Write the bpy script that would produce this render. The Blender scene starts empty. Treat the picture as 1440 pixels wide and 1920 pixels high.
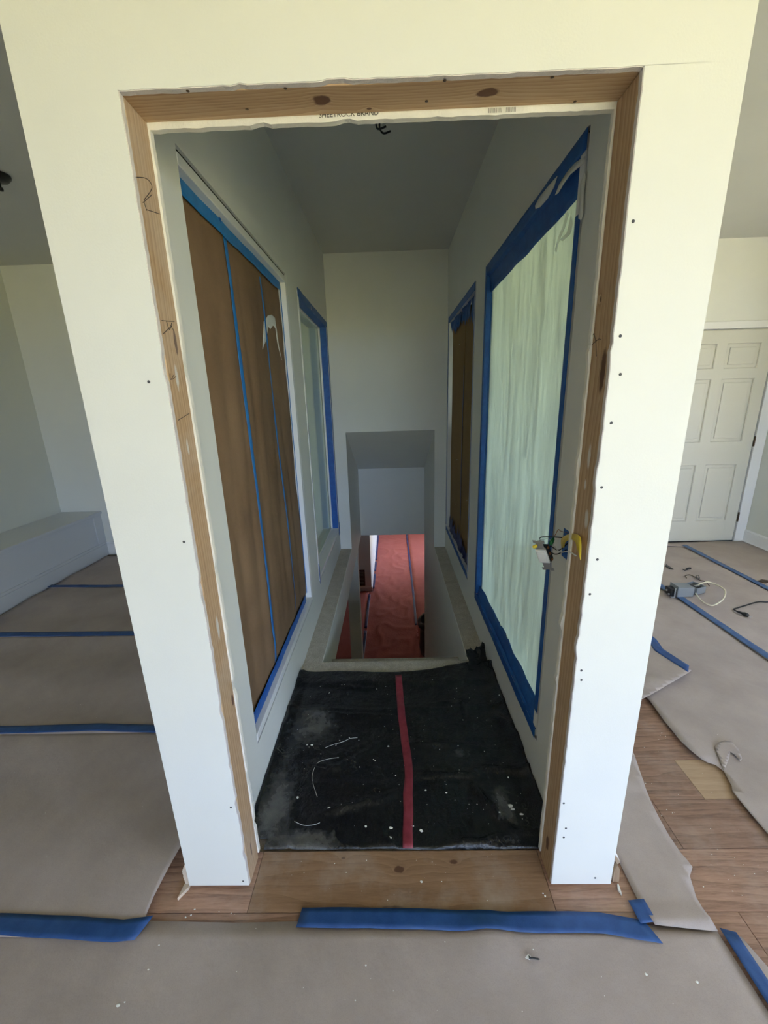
import bpy, bmesh, math, random
from mathutils import Vector, Matrix, noise
random.seed(7)
SC = bpy.context.scene
COL = SC.collection

# ------------------------------------------------------------------ camera
F, YAW, PIT, ROL = 762.67, -0.0226377, 0.2717032, 0.0300245     # focal length in pixels of the 1440x1920 frame
CAM = Vector((0.009, -0.939, 1.52))
_f = Vector((math.sin(YAW)*math.cos(PIT), math.cos(YAW)*math.cos(PIT), -math.sin(PIT)))
_r = Vector((math.cos(YAW), -math.sin(YAW), 0)); _d = _f.cross(_r)
RX = math.cos(ROL)*_r + math.sin(ROL)*_d
RY = -math.sin(ROL)*_r + math.cos(ROL)*_d
cd = bpy.data.cameras.new('camera'); cam = bpy.data.objects.new('camera', cd); COL.objects.link(cam)
cd.sensor_fit = 'HORIZONTAL'; cd.sensor_width = 36; cd.lens = 36*F/1440; cd.clip_start = .02; cd.clip_end = 600
M3 = Matrix((RX, -RY, -_f)).transposed()
cam.matrix_world = Matrix.Translation(CAM) @ M3.to_4x4()
SC.camera = cam

# ------------------------------------------------------------------ light
SC.view_settings.view_transform = 'Standard'; SC.view_settings.look = 'None'
SC.view_settings.gamma = 1; SC.view_settings.use_curve_mapping = False
SC.view_settings.exposure = 3.0
W = bpy.data.worlds.new('world'); SC.world = W; W.use_nodes = True
bg = W.node_tree.nodes['Background']; bg.inputs['Color'].default_value = (.53, .69, 1, 1); bg.inputs['Strength'].default_value = 1.6
sd = bpy.data.lights.new('sun', 'SUN'); sd.energy = 13.5; sd.angle = .01; sd.color = (1, .94, .82)
sun = bpy.data.objects.new('sun', sd); COL.objects.link(sun)
sun.rotation_euler = Vector((-.25, -.55, -.8)).to_track_quat('-Z', 'Y').to_euler(); sun.location = (0, 10, 12)
def portal(name, loc, rot, sx, sy):
    l = bpy.data.lights.new(name, 'AREA'); l.shape = 'RECTANGLE'; l.size = sx; l.size_y = sy
    l.cycles.is_portal = True
    o = bpy.data.objects.new(name, l); COL.objects.link(o); o.location = loc; o.rotation_euler = rot
    return o
RW = 3.60; LW = -3.45; YB = -4.3; YF = 3.10; CEIL = 2.76; LF = -2.65; LC = -.28
# windows of the room, all behind the camera or beside it: (y0,y1,z0,z1) on the right wall, (x0,x1,z0,z1) on the wall behind
WIN_R = [(-3.2, -1.9, .12, 2.3), (.5, 1.5, 1.0, 2.1)]
WIN_B = [(-.1, 2.7, .3, 2.3)]
for i, (a, b, c, d) in enumerate(WIN_R):
    portal('window_portal', (RW+.16, (a+b)/2, (c+d)/2), (0, math.pi/2, 0), d-c, b-a)
for (a, b, c, d) in WIN_B:
    portal('window_portal', ((a+b)/2, YB-.16, (c+d)/2), (math.pi/2, 0, 0), b-a, d-c)
WIN_L = (8.7, 10.7, LF+.4, LF+2.1)
portal('window_portal', (2.06, (WIN_L[0]+WIN_L[1])/2, (WIN_L[2]+WIN_L[3])/2), (0, math.pi/2, 0), WIN_L[3]-WIN_L[2], WIN_L[1]-WIN_L[0])
SC.cycles.max_bounces = 14; SC.cycles.diffuse_bounces = 9; SC.cycles.transparent_max_bounces = 12
SC.cycles.sample_clamp_indirect = 6

# ------------------------------------------------------------------ helpers
def P(px, py, axis, val):
    "point where the line of sight through a pixel meets the plane axis = val"
    v = RX*((px-720)/F) + RY*((py-960)/F) + _f
    t = (val-CAM[axis])/v[axis]
    return CAM + t*v
def fz(px, py, z=0):
    p = P(px, py, 2, z); return (p.x, p.y)
def fx(px, py, x):
    p = P(px, py, 0, x); return (p.y, p.z)
def fy(px, py, y):
    p = P(px, py, 1, y); return (p.x, p.z)
def mp(plane, u, v, w):
    return (u, v, w) if plane == 'z' else (w, u, v) if plane == 'x' else (u, w, v)
def link(o, parent):
    COL.objects.link(o)
    if parent is not None:
        o.parent = parent
        o.matrix_parent_inverse = Matrix.Translation(parent.location).inverted()
    return o
def mesh(name, verts, faces, mat, parent=None, smooth=False, recalc=True):
    me = bpy.data.meshes.new(name); me.from_pydata([tuple(v) for v in verts], [], faces); me.update()
    if recalc:
        bm = bmesh.new(); bm.from_mesh(me); bmesh.ops.recalc_face_normals(bm, faces=bm.faces); bm.to_mesh(me); bm.free()
    if smooth: me.polygons.foreach_set('use_smooth', [True]*len(me.polygons))
    me.materials.append(mat)
    return link(bpy.data.objects.new(name, me), parent)
def boxvf(lo, hi, base=0):
    (a, b, c), (d, e, f) = lo, hi
    v = [(a,b,c),(d,b,c),(d,e,c),(a,e,c),(a,b,f),(d,b,f),(d,e,f),(a,e,f)]
    fc = [(0,3,2,1),(4,5,6,7),(0,1,5,4),(1,2,6,5),(2,3,7,6),(3,0,4,7)]
    return v, [tuple(i+base for i in q) for q in fc]
def boxes(name, lst, mat, parent=None, bevel=0):
    V, Fc = [], []
    for lo, hi in lst:
        v, f = boxvf(lo, hi, len(V)); V += v; Fc += f
    o = mesh(name, V, Fc, mat, parent)
    if bevel:
        m = o.modifiers.new('bevel', 'BEVEL'); m.width = bevel; m.segments = 2; m.limit_method = 'ANGLE'
    return o
def box(name, lo, hi, mat, parent=None, bevel=0): return boxes(name, [(lo, hi)], mat, parent, bevel)
def wall_grid(name, plane, w0, w1, u0, u1, v0, v1, holes, mat, parent=None):
    us = sorted({u0, u1, *[h[i] for h in holes for i in (0, 1)]}); vs = sorted({v0, v1, *[h[i] for h in holes for i in (2, 3)]})
    us = [u for u in us if u0 <= u <= u1]; vs = [v for v in vs if v0 <= v <= v1]
    nu, nv = len(us)-1, len(vs)-1
    def solid(i, j):
        if not (0 <= i < nu and 0 <= j < nv): return False
        cu, cv = (us[i]+us[i+1])/2, (vs[j]+vs[j+1])/2
        return not any(h[0] < cu < h[1] and h[2] < cv < h[3] for h in holes)
    idx, V, Fc = {}, [], []
    def vid(i, j, k):
        if (i, j, k) not in idx:
            idx[(i, j, k)] = len(V); V.append(mp(plane, us[i], vs[j], (w0, w1)[k]))
        return idx[(i, j, k)]
    for i in range(nu):
        for j in range(nv):
            if not solid(i, j): continue
            for k in (0, 1): Fc.append([vid(i,j,k), vid(i+1,j,k), vid(i+1,j+1,k), vid(i,j+1,k)])
            for (di, dj, a, b) in ((-1,0,(i,j),(i,j+1)), (1,0,(i+1,j),(i+1,j+1)), (0,-1,(i,j),(i+1,j)), (0,1,(i,j+1),(i+1,j+1))):
                if not solid(i+di, j+dj): Fc.append([vid(*a,0), vid(*b,0), vid(*b,1), vid(*a,1)])
    return mesh(name, V, Fc, mat, parent)
def prism(name, polys, plane, w0, w1, mat, parent=None):
    "polygons (lists of (u,v)) extruded from w0 to w1, all in one mesh"
    V, Fc = [], []
    for poly in polys:
        b = len(V); n = len(poly)
        V += [mp(plane, u, v, w0) for u, v in poly] + [mp(plane, u, v, w1) for u, v in poly]
        Fc.append([b+i for i in range(n)]); Fc.append([b+n+i for i in range(n)])
        Fc += [[b+i, b+(i+1) % n, b+n+(i+1) % n, b+n+i] for i in range(n)]
    return mesh(name, V, Fc, mat, parent)
def sheet(name, poly, plane, off, mat, parent=None, res=(.04, .04), fn=None, thick=.0008, smooth=True):
    bm = bmesh.new()
    bm.faces.new([bm.verts.new((u, v, 0)) for u, v in poly])
    for ax in (0, 1):
        lo = min(p[ax] for p in poly); hi = max(p[ax] for p in poly); n = int((hi-lo)/res[ax])
        for k in range(1, n+1):
            no = (1, 0, 0) if ax == 0 else (0, 1, 0); c = [0, 0, 0]; c[ax] = lo + (hi-lo)*k/(n+1)
            bmesh.ops.bisect_plane(bm, geom=bm.verts[:]+bm.edges[:]+bm.faces[:], plane_co=c, plane_no=no, dist=1e-6)
    bmesh.ops.triangulate(bm, faces=[f for f in bm.faces if len(f.verts) > 4])
    for v in bm.verts:
        u, w = v.co.x, v.co.y
        v.co = mp(plane, u, w, off + (fn(u, w) if fn else 0))
    me = bpy.data.meshes.new(name); bm.to_mesh(me); bm.free()
    if smooth: me.polygons.foreach_set('use_smooth', [True]*len(me.polygons))
    me.materials.append(mat)
    o = link(bpy.data.objects.new(name, me), parent)
    if thick:
        m = o.modifiers.new('thickness', 'SOLIDIFY'); m.thickness = thick; m.offset = 0
    return o
def ribbon(name, pts, width, plane, off, mat, parent=None, fn=None, jag=.0, step=.03, nacross=4, thick=.0005, ends=(0, 0)):
    "a strip of tape along pts (u,v); ends slants the two ends"
    L = [0]
    for a, b in zip(pts, pts[1:]): L.append(L[-1] + math.hypot(b[0]-a[0], b[1]-a[1]))
    n = max(2, int(L[-1]/step)); V, Fc = [], []
    def pos(s):
        s = min(max(s, 0), L[-1])
        for i in range(len(L)-1):
            if s <= L[i+1] or i == len(L)-2:
                t = (s-L[i])/(L[i+1]-L[i]); a, b = pts[i], pts[i+1]
                d = ((b[0]-a[0])/(L[i+1]-L[i]), (b[1]-a[1])/(L[i+1]-L[i]))
                return (a[0]+d[0]*s-d[0]*L[i], a[1]+d[1]*s-d[1]*L[i]), d
    for i in range(n+1):
        s = L[-1]*i/n; (u, v), d = pos(s)
        for j in range(nacross+1):
            q = (j/nacross-.5)
            wv = width*(1 + jag*noise.noise(Vector((s*9, q*3, off*7+L[-1]))))
            e = ends[0]*q*(1-i/n) + ends[1]*q*(i/n)
            uu, vv = u - d[1]*q*wv + d[0]*e, v + d[0]*q*wv + d[1]*e
            V.append(mp(plane, uu, vv, off + (fn(uu, vv) if fn else 0)))
    m = nacross+1
    for i in range(n):
        for j in range(nacross): Fc.append([i*m+j, (i+1)*m+j, (i+1)*m+j+1, i*m+j+1])
    o = mesh(name, V, Fc, mat, parent, smooth=True)
    if thick:
        md = o.modifiers.new('thickness', 'SOLIDIFY'); md.thickness = thick; md.offset = 0
    return o
def smoothpath(pts, n=6):
    pts = [Vector(p) for p in pts]; out = []
    for i in range(len(pts)-1):
        p0, p1, p2, p3 = pts[max(i-1, 0)], pts[i], pts[i+1], pts[min(i+2, len(pts)-1)]
        for k in range(n):
            t = k/n
            out.append(.5*((2*p1) + (p2-p0)*t + (2*p0-5*p1+4*p2-p3)*t*t + (3*p1-p0-3*p2+p3)*t**3))
    return out + [pts[-1]]
def tube(name, pts, r, mat, parent=None, sides=8, n=6):
    path = smoothpath(pts, n) if n else [Vector(p) for p in pts]
    V, Fc = [], []; up = Vector((.13, .31, .94))
    for i, p in enumerate(path):
        t = (path[min(i+1, len(path)-1)] - path[max(i-1, 0)]).normalized()
        a = t.cross(up)
        if a.length < .05: a = t.cross(Vector((1, 0, 0)))
        a.normalize(); b = t.cross(a)
        rr = r if not callable(r) else r(i/(len(path)-1))
        for k in range(sides):
            th = 2*math.pi*k/sides; V.append(p + a*math.cos(th)*rr + b*math.sin(th)*rr)
    for i in range(len(path)-1):
        for k in range(sides): Fc.append([i*sides+k, i*sides+(k+1) % sides, (i+1)*sides+(k+1) % sides, (i+1)*sides+k])
    Fc.append(list(range(sides))); Fc.append([(len(path)-1)*sides+k for k in range(sides)])
    return mesh(name, V, Fc, mat, parent, smooth=True)
def lathe(name, prof, center, mat, parent=None, axis=(0, 0, 1), sides=20):
    q = Vector((0, 0, 1)).rotation_difference(Vector(axis)); V, Fc = [], []
    for r, h in prof:
        for k in range(sides):
            th = 2*math.pi*k/sides; V.append(Vector(center) + q @ Vector((r*math.cos(th), r*math.sin(th), h)))
    for i in range(len(prof)-1):
        for k in range(sides): Fc.append([i*sides+k, i*sides+(k+1) % sides, (i+1)*sides+(k+1) % sides, (i+1)*sides+k])
    Fc.append(list(range(sides))); Fc.append([(len(prof)-1)*sides+k for k in range(sides)])
    return mesh(name, V, Fc, mat, parent, smooth=True)
def orient(o, loc, rot=(0, 0, 0)):
    o.matrix_local = Matrix.Translation(loc) @ __import__('mathutils').Euler(rot).to_matrix().to_4x4(); return o
def tag(o, label=None, cat=None, group=None, kind=None):
    if label: o['label'] = label
    if cat: o['category'] = cat
    if group: o['group'] = group
    if kind: o['kind'] = kind
    return o
def thing(name, loc, label, cat, group=None):
    o = bpy.data.objects.new(name, None); o.empty_display_size = .05; o.location = loc; COL.objects.link(o)
    return tag(o, label, cat, group)
def struct(o, label=None, cat=None): return tag(o, label, cat, kind='structure')
def nz(*a): return noise.noise(Vector(a))

# ------------------------------------------------------------------ materials
def srgb(r, g, b):
    f = lambda c: c/12.92 if c <= .04045 else ((c+.055)/1.055)**2.4
    return (f(r/255), f(g/255), f(b/255), 1)
class NT:
    def __init__(s, name):
        s.m = bpy.data.materials.new(name); s.m.use_nodes = True; s.t = s.m.node_tree
        s.b = s.t.nodes['Principled BSDF']; s.out = s.t.nodes['Material Output']
    def n(s, typ, **k):
        nd = s.t.nodes.new(typ)
        for a, b in k.items():
            if a in nd.inputs: nd.inputs[a].default_value = b
            else: setattr(nd, a, b)
        return nd
    def l(s, a, b): s.t.links.new(a, b)
    def coord(s, scale=(1, 1, 1), loc=(0, 0, 0)):
        tc = s.n('ShaderNodeTexCoord'); m = s.n('ShaderNodeMapping'); m.inputs['Scale'].default_value = scale; m.inputs['Location'].default_value = loc
        s.l(tc.outputs['Object'], m.inputs['Vector']); return m.outputs['Vector']
    def noise(s, vec, scale, detail=4, rough=.55, dist=0):
        nd = s.n('ShaderNodeTexNoise'); nd.inputs['Scale'].default_value = scale; nd.inputs['Detail'].default_value = detail
        nd.inputs['Roughness'].default_value = rough; nd.inputs['Distortion'].default_value = dist; s.l(vec, nd.inputs['Vector']); return nd.outputs['Fac']
    def ramp(s, fac, stops):
        nd = s.n('ShaderNodeValToRGB'); e = nd.color_ramp.elements
        while len(e) < len(stops): e.new(.5)
        for el, (p, c) in zip(e, stops): el.position = p; el.color = c
        s.l(fac, nd.inputs['Fac']); return nd.outputs['Color']
    def mix(s, fac, a, b):
        nd = s.n('ShaderNodeMix', data_type='RGBA')
        for sock, v in ((nd.inputs[0], fac), (nd.inputs[6], a), (nd.inputs[7], b)):
            if hasattr(v, 'links'): s.l(v, sock)
            else: sock.default_value = v
        return nd.outputs[2]
    def math(s, op, a, b=0):
        nd = s.n('ShaderNodeMath', operation=op)
        for sock, v in ((nd.inputs[0], a), (nd.inputs[1], b)):
            if hasattr(v, 'links'): s.l(v, sock)
            else: sock.default_value = v
        return nd.outputs[0]
    def bump(s, h, strength=.2, dist=.01):
        nd = s.n('ShaderNodeBump'); nd.inputs['Strength'].default_value = strength; nd.inputs['Distance'].default_value = dist
        s.l(h, nd.inputs['Height']); s.l(nd.outputs['Normal'], s.b.inputs['Normal'])
    def color(s, c):
        if hasattr(c, 'links'): s.l(c, s.b.inputs['Base Color'])
        else: s.b.inputs['Base Color'].default_value = c
    def rough(s, v): s.b.inputs['Roughness'].default_value = v
def plain(name, c, rough=.6, metal=0, bump=0, scale=60, var=0):
    m = NT(name); m.rough(rough); m.b.inputs['Metallic'].default_value = metal
    if var:
        f = m.noise(m.coord(), scale*.15, 5); d = tuple(x*(1-var) for x in c[:3])+(1,)
        m.color(m.ramp(f, [(.35, d), (.65, c)]))
    else: m.color(c)
    if bump: m.bump(m.noise(m.coord(), scale, 4), bump, .004)
    return m.m
def knot_mask(m, knots):
    "elliptic dark knots at given points of the board"
    tc = m.n('ShaderNodeTexCoord'); acc = None
    nv = m.n('ShaderNodeTexNoise'); nv.inputs['Scale'].default_value = 45; m.l(tc.outputs['Object'], nv.inputs['Vector'])
    for (c, r) in knots:
        sub = m.n('ShaderNodeVectorMath', operation='SUBTRACT'); m.l(tc.outputs['Object'], sub.inputs[0]); sub.inputs[1].default_value = c
        dv = m.n('ShaderNodeVectorMath', operation='DIVIDE'); m.l(sub.outputs[0], dv.inputs[0]); dv.inputs[1].default_value = r
        ln = m.n('ShaderNodeVectorMath', operation='LENGTH'); m.l(dv.outputs[0], ln.inputs[0])
        d = m.math('ADD', ln.outputs['Value'], m.math('MULTIPLY', m.math('SUBTRACT', nv.outputs['Fac'], .5), .9))
        acc = d if acc is None else m.math('MINIMUM', acc, d)
    return acc
def wood(name, dark, mid, light, grain, across, period=.012, distort=6, knots=(), knotcol=(.13, .06, .032, 1), rough=.6, vary=0, dust=0, stretch=14, paint=(), sw_=.36, fw_=.55):
    "grain = axis index the fibres run along, across = axis index the rings are counted over"
    m = NT(name); m.rough(rough)
    sc = [1, 1, 1]; sc[grain] = 1/stretch
    tc = m.n('ShaderNodeTexCoord'); vec = tc.outputs['Object']
    if vary:
        oi = m.n('ShaderNodeObjectInfo'); add = m.n('ShaderNodeVectorMath', operation='MULTIPLY_ADD')
        m.l(oi.outputs['Random'], add.inputs[0]); add.inputs[1].default_value = (7, 9, 5); m.l(vec, add.inputs[2]); vec = add.outputs[0]
    mpn = m.n('ShaderNodeMapping'); mpn.inputs['Scale'].default_value = sc; m.l(vec, mpn.inputs['Vector']); v = mpn.outputs['Vector']
    warp = m.noise(v, 9, 2)
    sep = m.n('ShaderNodeSeparateXYZ'); m.l(v, sep.inputs[0])
    pos = m.math('MULTIPLY', sep.outputs[across], 1/period)
    km = knot_mask(m, knots) if knots else None
    ring = m.math('ADD', pos, m.math('MULTIPLY', warp, distort))
    if km is not None:
        ring = m.math('ADD', ring, m.math('DIVIDE', 2.2, m.math('ADD', km, .6)))
    saw = m.math('FRACT', ring)
    fib = m.noise(v, 160, 3, .7)
    g = m.math('ADD', m.math('MULTIPLY', saw, sw_), m.math('MULTIPLY', m.math('ADD', fib, m.math('MULTIPLY', m.math('SUBTRACT', m.noise(v, 14, 4, .6), .5), .9)), fw_))
    c = m.ramp(g, [(.15, light), (.55, mid), (.92, dark)])
    if vary:
        hs = m.n('ShaderNodeHueSaturation'); m.l(c, hs.inputs['Color'])
        m.l(m.math('ADD', m.math('MULTIPLY', oi.outputs['Random'], vary), 1-vary*.5), hs.inputs['Value']); c = hs.outputs['Color']
    if km is not None:
        c = m.mix(m.ramp(km, [(.75, (1, 1, 1, 1)), (1.0, (0, 0, 0, 1))]), c, knotcol)
    if paint:
        pm = knot_mask(m, paint)
        c = m.mix(m.ramp(pm, [(.6, (.8, .8, .8, 1)), (1.0, (0, 0, 0, 1))]), c, (.75, .74, .71, 1))
    if dust:
        d = m.noise(m.coord(), 5, 6, .65)
        c = m.mix(m.math('MULTIPLY', m.ramp(d, [(.48, (0, 0, 0, 1)), (.75, (1, 1, 1, 1))]), dust), c, (.6, .55, .5, 1))
    m.color(c); m.bump(g, .15, .002)
    return m.m
def paint(name, c, bump=.12, scale=220, rough=.55, var=.03):
    m = NT(name); m.rough(rough)
    f = m.noise(m.coord(), 2.5, 4); m.color(m.ramp(f, [(.35, tuple(x*(1-var) for x in c[:3])+(1,)), (.65, c)]))
    m.bump(m.noise(m.coord(), scale, 2), bump, .002); return m.m
MAT = {}
MAT['wall'] = paint('wall_paint', (.80, .795, .745, 1))
MAT['hall'] = paint('hall_paint', (.80, .805, .765, 1), .06)
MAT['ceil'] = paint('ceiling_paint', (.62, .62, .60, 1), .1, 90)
MAT['room'] = paint('room_paint', (.70, .71, .64, 1), .06)
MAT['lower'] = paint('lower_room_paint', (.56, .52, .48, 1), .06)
MAT['trim'] = plain('white_trim_paint', (.82, .82, .82, 1), .35)
MAT['door'] = plain('door_paint', (.66, .645, .57, 1), .4)
MAT['bench'] = plain('bench_paint', (.66, .68, .70, 1), .4)
MAT['gyp'] = plain('gypsum_edge', (.74, .68, .66, 1), .9, bump=.5, scale=180, var=.12)
MAT['gypw'] = plain('drywall_paper_edge', (.85, .82, .74, 1), .9, bump=.4, scale=150, var=.08)
MAT['dark'] = plain('gap_shade_black', (.006, .006, .006, 1), .95)  # near-black colour standing in for shade in the window and door gaps
MAT['ledge'] = None
def speck(name, c1, c2, c3, rough=.9):
    m = NT(name); m.rough(rough); v = m.coord()
    a = m.ramp(m.noise(v, 260, 3, .7), [(.38, c1), (.6, c2)])
    b = m.ramp(m.noise(v, 14, 6, .7), [(.40, (0, 0, 0, 1)), (.7, (1, 1, 1, 1))])
    m.color(m.mix(m.math('MULTIPLY', b, .6), a, c3)); m.bump(m.noise(v, 160, 4), .5, .004); return m.m
MAT['ledge'] = speck('bare_chipboard', (.38, .34, .29, 1), (.66, .61, .53, 1), (.34, .29, .22, 1))
MAT['subfloor'] = speck('subfloor', (.22, .18, .14, 1), (.34, .28, .21, 1), (.25, .2, .15, 1))
def tape_mat(name, c, c2, rough=.5):
    m = NT(name); m.rough(rough); v = m.coord()
    a = m.ramp(m.noise(v, 24, 5, .6), [(.35, c), (.7, c2)])
    m.color(a); m.bump(m.noise(v, 420, 2), .25, .001); return m.m
MAT['tape'] = tape_mat('blue_masking_tape', (.008, .085, .36, 1), (.016, .13, .46, 1))
MAT['tapel'] = tape_mat('bright_blue_tape', (.012, .16, .48, 1), (.02, .22, .58, 1))
MAT['tapef'] = tape_mat('floor_blue_tape', (.009, .055, .20, 1), (.022, .085, .26, 1))
MAT['taped'] = tape_mat('dull_navy_tape', (.012, .02, .10, 1), (.03, .035, .15, 1))
MAT['redtape'] = tape_mat('red_tape', (.20, .02, .035, 1), (.30, .045, .065, 1))
def paper_mat(name, c1, c2, fibre=.5, bump=.25):
    m = NT(name); m.rough(.85); v = m.coord()
    a = m.ramp(m.noise(v, 3.2, 7, .62), [(.3, c1), (.7, c2)])
    m.color(m.mix(m.math('MULTIPLY', m.ramp(m.noise(v, 380, 2, .8), [(.45, (0, 0, 0, 1)), (.75, (1, 1, 1, 1))]), .22), a, tuple(x*.55 for x in c1[:3])+(1,)))
    m.bump(m.noise(v, 26, 5, .6), bump, .006); return m.m
MAT['paper'] = paper_mat('floor_paper', (.36, .298, .27, 1), (.46, .39, .355, 1))
MAT['kraft'] = paper_mat('kraft_paper', (.19, .11, .055, 1), (.27, .165, .088, 1))
MAT['kraft2'] = paper_mat('tan_kraft_paper', (.22, .13, .045, 1), (.29, .175, .065, 1))
MAT['red'] = paper_mat('red_rosin_paper', (.36, .095, .08, 1), (.42, .12, .10, 1), bump=.6)
MAT['white'] = plain('white_paint_blob', (.82, .82, .78, 1), .4)
MAT['metal'] = plain('galvanised_steel', (.45, .46, .47, 1), .42, .8)
MAT['screwm'] = plain('dull_screw_steel', (.10, .10, .105, 1), .6, .5)
MAT['boxgrey'] = plain('grey_box_plastic', (.22, .24, .26, 1), .45)
MAT['black'] = plain('black_plastic_parts', (.012, .012, .013, 1), .4)
MAT['wire'] = plain('black_wire', (.012, .012, .012, 1), .35)
MAT['copper'] = plain('bare_copper', (.42, .17, .08, 1), .3, .9)
MAT['green'] = plain('green_wire_nut', (.01, .19, .05, 1), .35)
MAT['yellow'] = plain('yellow_tape_tag', (.82, .60, .04, 1), .4)
MAT['ivory'] = plain('ivory_cable', (.70, .64, .48, 1), .45)
MAT['clear'] = plain('white_wire', (.78, .78, .78, 1), .3)
MAT['pencil'] = plain('marker_stroke', (.05, .04, .035, 1), .7)
MAT['ink'] = plain('black_print', (.04, .035, .03, 1), .7)
MAT['rust'] = plain('hinge_bronze', (.10, .065, .04, 1), .45, .6)
MAT['torn'] = plain('torn_wood_edge', (.66, .54, .42, 1), .85, bump=.4, scale=120, var=.15)
MAT['grass'] = plain('lawn', (.25, .225, .095, 1), .95, var=.3, scale=20)
# black sheeting with dusty patches
m = NT('black_sheeting'); v = m.coord(); m.rough(.33)
d1 = m.noise(v, 3.0, 7, .66); d2 = m.noise(m.coord((1, .5, 1), (3, 1, 0)), 22, 5, .7)
ms = knot_mask(m, [((-.40, .66, 0), (.13, .15, .2)), ((-.47, .25, 0), (.07, .3, .2)), ((.42, .27, 0), (.06, .09, .2)), ((.33, .5, 0), (.12, .05, .2)), ((-.36, .14, 0), (.16, .05, .2))])
msk = m.math('MULTIPLY', m.ramp(ms, [(.25, (1, 1, 1, 1)), (1.25, (0, 0, 0, 1))]), m.ramp(d1, [(.42, (0, 0, 0, 1)), (.72, (1, 1, 1, 1))]))
allf = m.math('MAXIMUM', m.math('MULTIPLY', msk, .62), m.math('MULTIPLY', m.ramp(d2, [(.62, (0, 0, 0, 1)), (.9, (1, 1, 1, 1))]), .10))
ln_ = m.math('ABSOLUTE', m.math('SUBTRACT', m.noise(v, 4.2, 6, .58), .5)); lm_ = m.math('MULTIPLY', m.ramp(ln_, [(.0, (1, 1, 1, 1)), (.010, (0, 0, 0, 1))]), m.ramp(m.noise(m.coord((1, 1, 1), (5, 2, 0)), 3, 3), [(.45, (0, 0, 0, 1)), (.62, (1, 1, 1, 1))]))
allf = m.math('MAXIMUM', allf, m.math('MULTIPLY', lm_, .08))
m.color(m.mix(allf, (.0045, .005, .006, 1), (.42, .41, .38, 1)))
rr = m.math('ADD', m.math('MULTIPLY', allf, .5), .2); m.l(rr, m.b.inputs['Roughness'])
m.b.inputs['Specular IOR Level'].default_value = .55
m.bump(m.noise(v, 7, 8, .62), .7, .03); MAT['blackfilm'] = m.m
# clear plastic film on the window
m = NT('plastic_film'); v = m.coord((1, 1, .12)); nz_ = m.noise(v, 16, 5, .6, 1.2)
tr = m.n('ShaderNodeBsdfTranslucent'); tr.inputs['Color'].default_value = (.60, .65, .57, 1)
df = m.n('ShaderNodeBsdfDiffuse'); df.inputs['Color'].default_value = (.55, .60, .56, 1)
tp = m.n('ShaderNodeBsdfTransparent'); tp.inputs['Color'].default_value = (.9, .96, .92, 1)
gl = m.n('ShaderNodeBsdfGlossy'); gl.inputs['Roughness'].default_value = .22
bmp = m.n('ShaderNodeBump'); bmp.inputs['Strength'].default_value = .5; bmp.inputs['Distance'].default_value = .02; m.l(nz_, bmp.inputs['Height'])
for q in (tr, df, gl): m.l(bmp.outputs['Normal'], q.inputs['Normal'])
def mixs(a, b, f):
    s = m.n('ShaderNodeMixShader')
    if hasattr(f, 'links'): m.l(f, s.inputs[0])
    else: s.inputs[0].default_value = f
    m.l(a, s.inputs[1]); m.l(b, s.inputs[2]); return s.outputs[0]
s1 = mixs(tr.outputs[0], df.outputs[0], m.math('MULTIPLY', m.ramp(nz_, [(.4, (0, 0, 0, 1)), (.65, (1, 1, 1, 1))]), .55))
s2 = mixs(s1, tp.outputs[0], .22); s3 = mixs(s2, gl.outputs[0], .06); m.l(s3, m.out.inputs['Surface']); MAT['film'] = m.m
# window glass
m = NT('tinted_glass')
tp = m.n('ShaderNodeBsdfTransparent'); tp.inputs['Color'].default_value = (.90, .97, .93, 1)
gl = m.n('ShaderNodeBsdfGlossy'); gl.inputs['Roughness'].default_value = .03
fr = m.n('ShaderNodeLayerWeight'); fr.inputs['Blend'].default_value = .5
m.l(mixs(tp.outputs[0], gl.outputs[0], m.math('ADD', m.math('MULTIPLY', m.math('POWER', fr.outputs['Facing'], 4), .55), .03)), m.out.inputs['Surface']); MAT['glass'] = m.m
m = NT('thin_white_smear'); tr = m.n('ShaderNodeBsdfTranslucent'); tr.inputs['Color'].default_value = (.8, .82, .78, 1)
df = m.n('ShaderNodeBsdfDiffuse'); df.inputs['Color'].default_value = (.85, .85, .82, 1)
m.l(mixs(tr.outputs[0], df.outputs[0], .4), m.out.inputs['Surface']); MAT['smear'] = m.m

# ------------------------------------------------------------------ ground outside
struct(mesh('ground', [(-150, -150, -2.95), (150, -150, -2.95), (150, 150, -2.95), (-150, 150, -2.95)], [[0, 1, 2, 3]], MAT['grass']), 'green lawn around the house', 'lawn')

# ------------------------------------------------------------------ shell of the upper rooms
XL, XR = -.682, .673           # outer faces of the stair enclosure
IL, IR = -.55, .55             # its inner faces
SW = .435                      # half width of the stairwell
LIP = 1.16
floor = struct(wall_grid('floor', 'z', LC, -.012, LW-.15, RW+.15, YB-.15, YF, [(-SW-.012, SW+.012, LIP, YF+.1)], MAT['subfloor']))
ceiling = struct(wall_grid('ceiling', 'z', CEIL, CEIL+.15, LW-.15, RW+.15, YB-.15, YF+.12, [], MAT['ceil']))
struct(wall_grid('wall_left', 'x', LW-.15, LW, YB-.15, YF+.12, LC, CEIL, [], MAT['room']))
struct(wall_grid('wall_right', 'x', RW, RW+.15, YB-.15, YF+.12, LC, CEIL, WIN_R, MAT['room']))
struct(wall_grid('wall_behind', 'y', YB-.15, YB, LW, RW, LC, CEIL, WIN_B, MAT['room']))
SOF0, SOF1, HY = 1.212, .64, 4.35
struct(wall_grid('wall_far', 'y', YF, YF+.12, LW, RW, LC, CEIL, [(-SW-.10, SW+.10, LC-1, SOF0+.25)], MAT['hall']))
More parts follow.
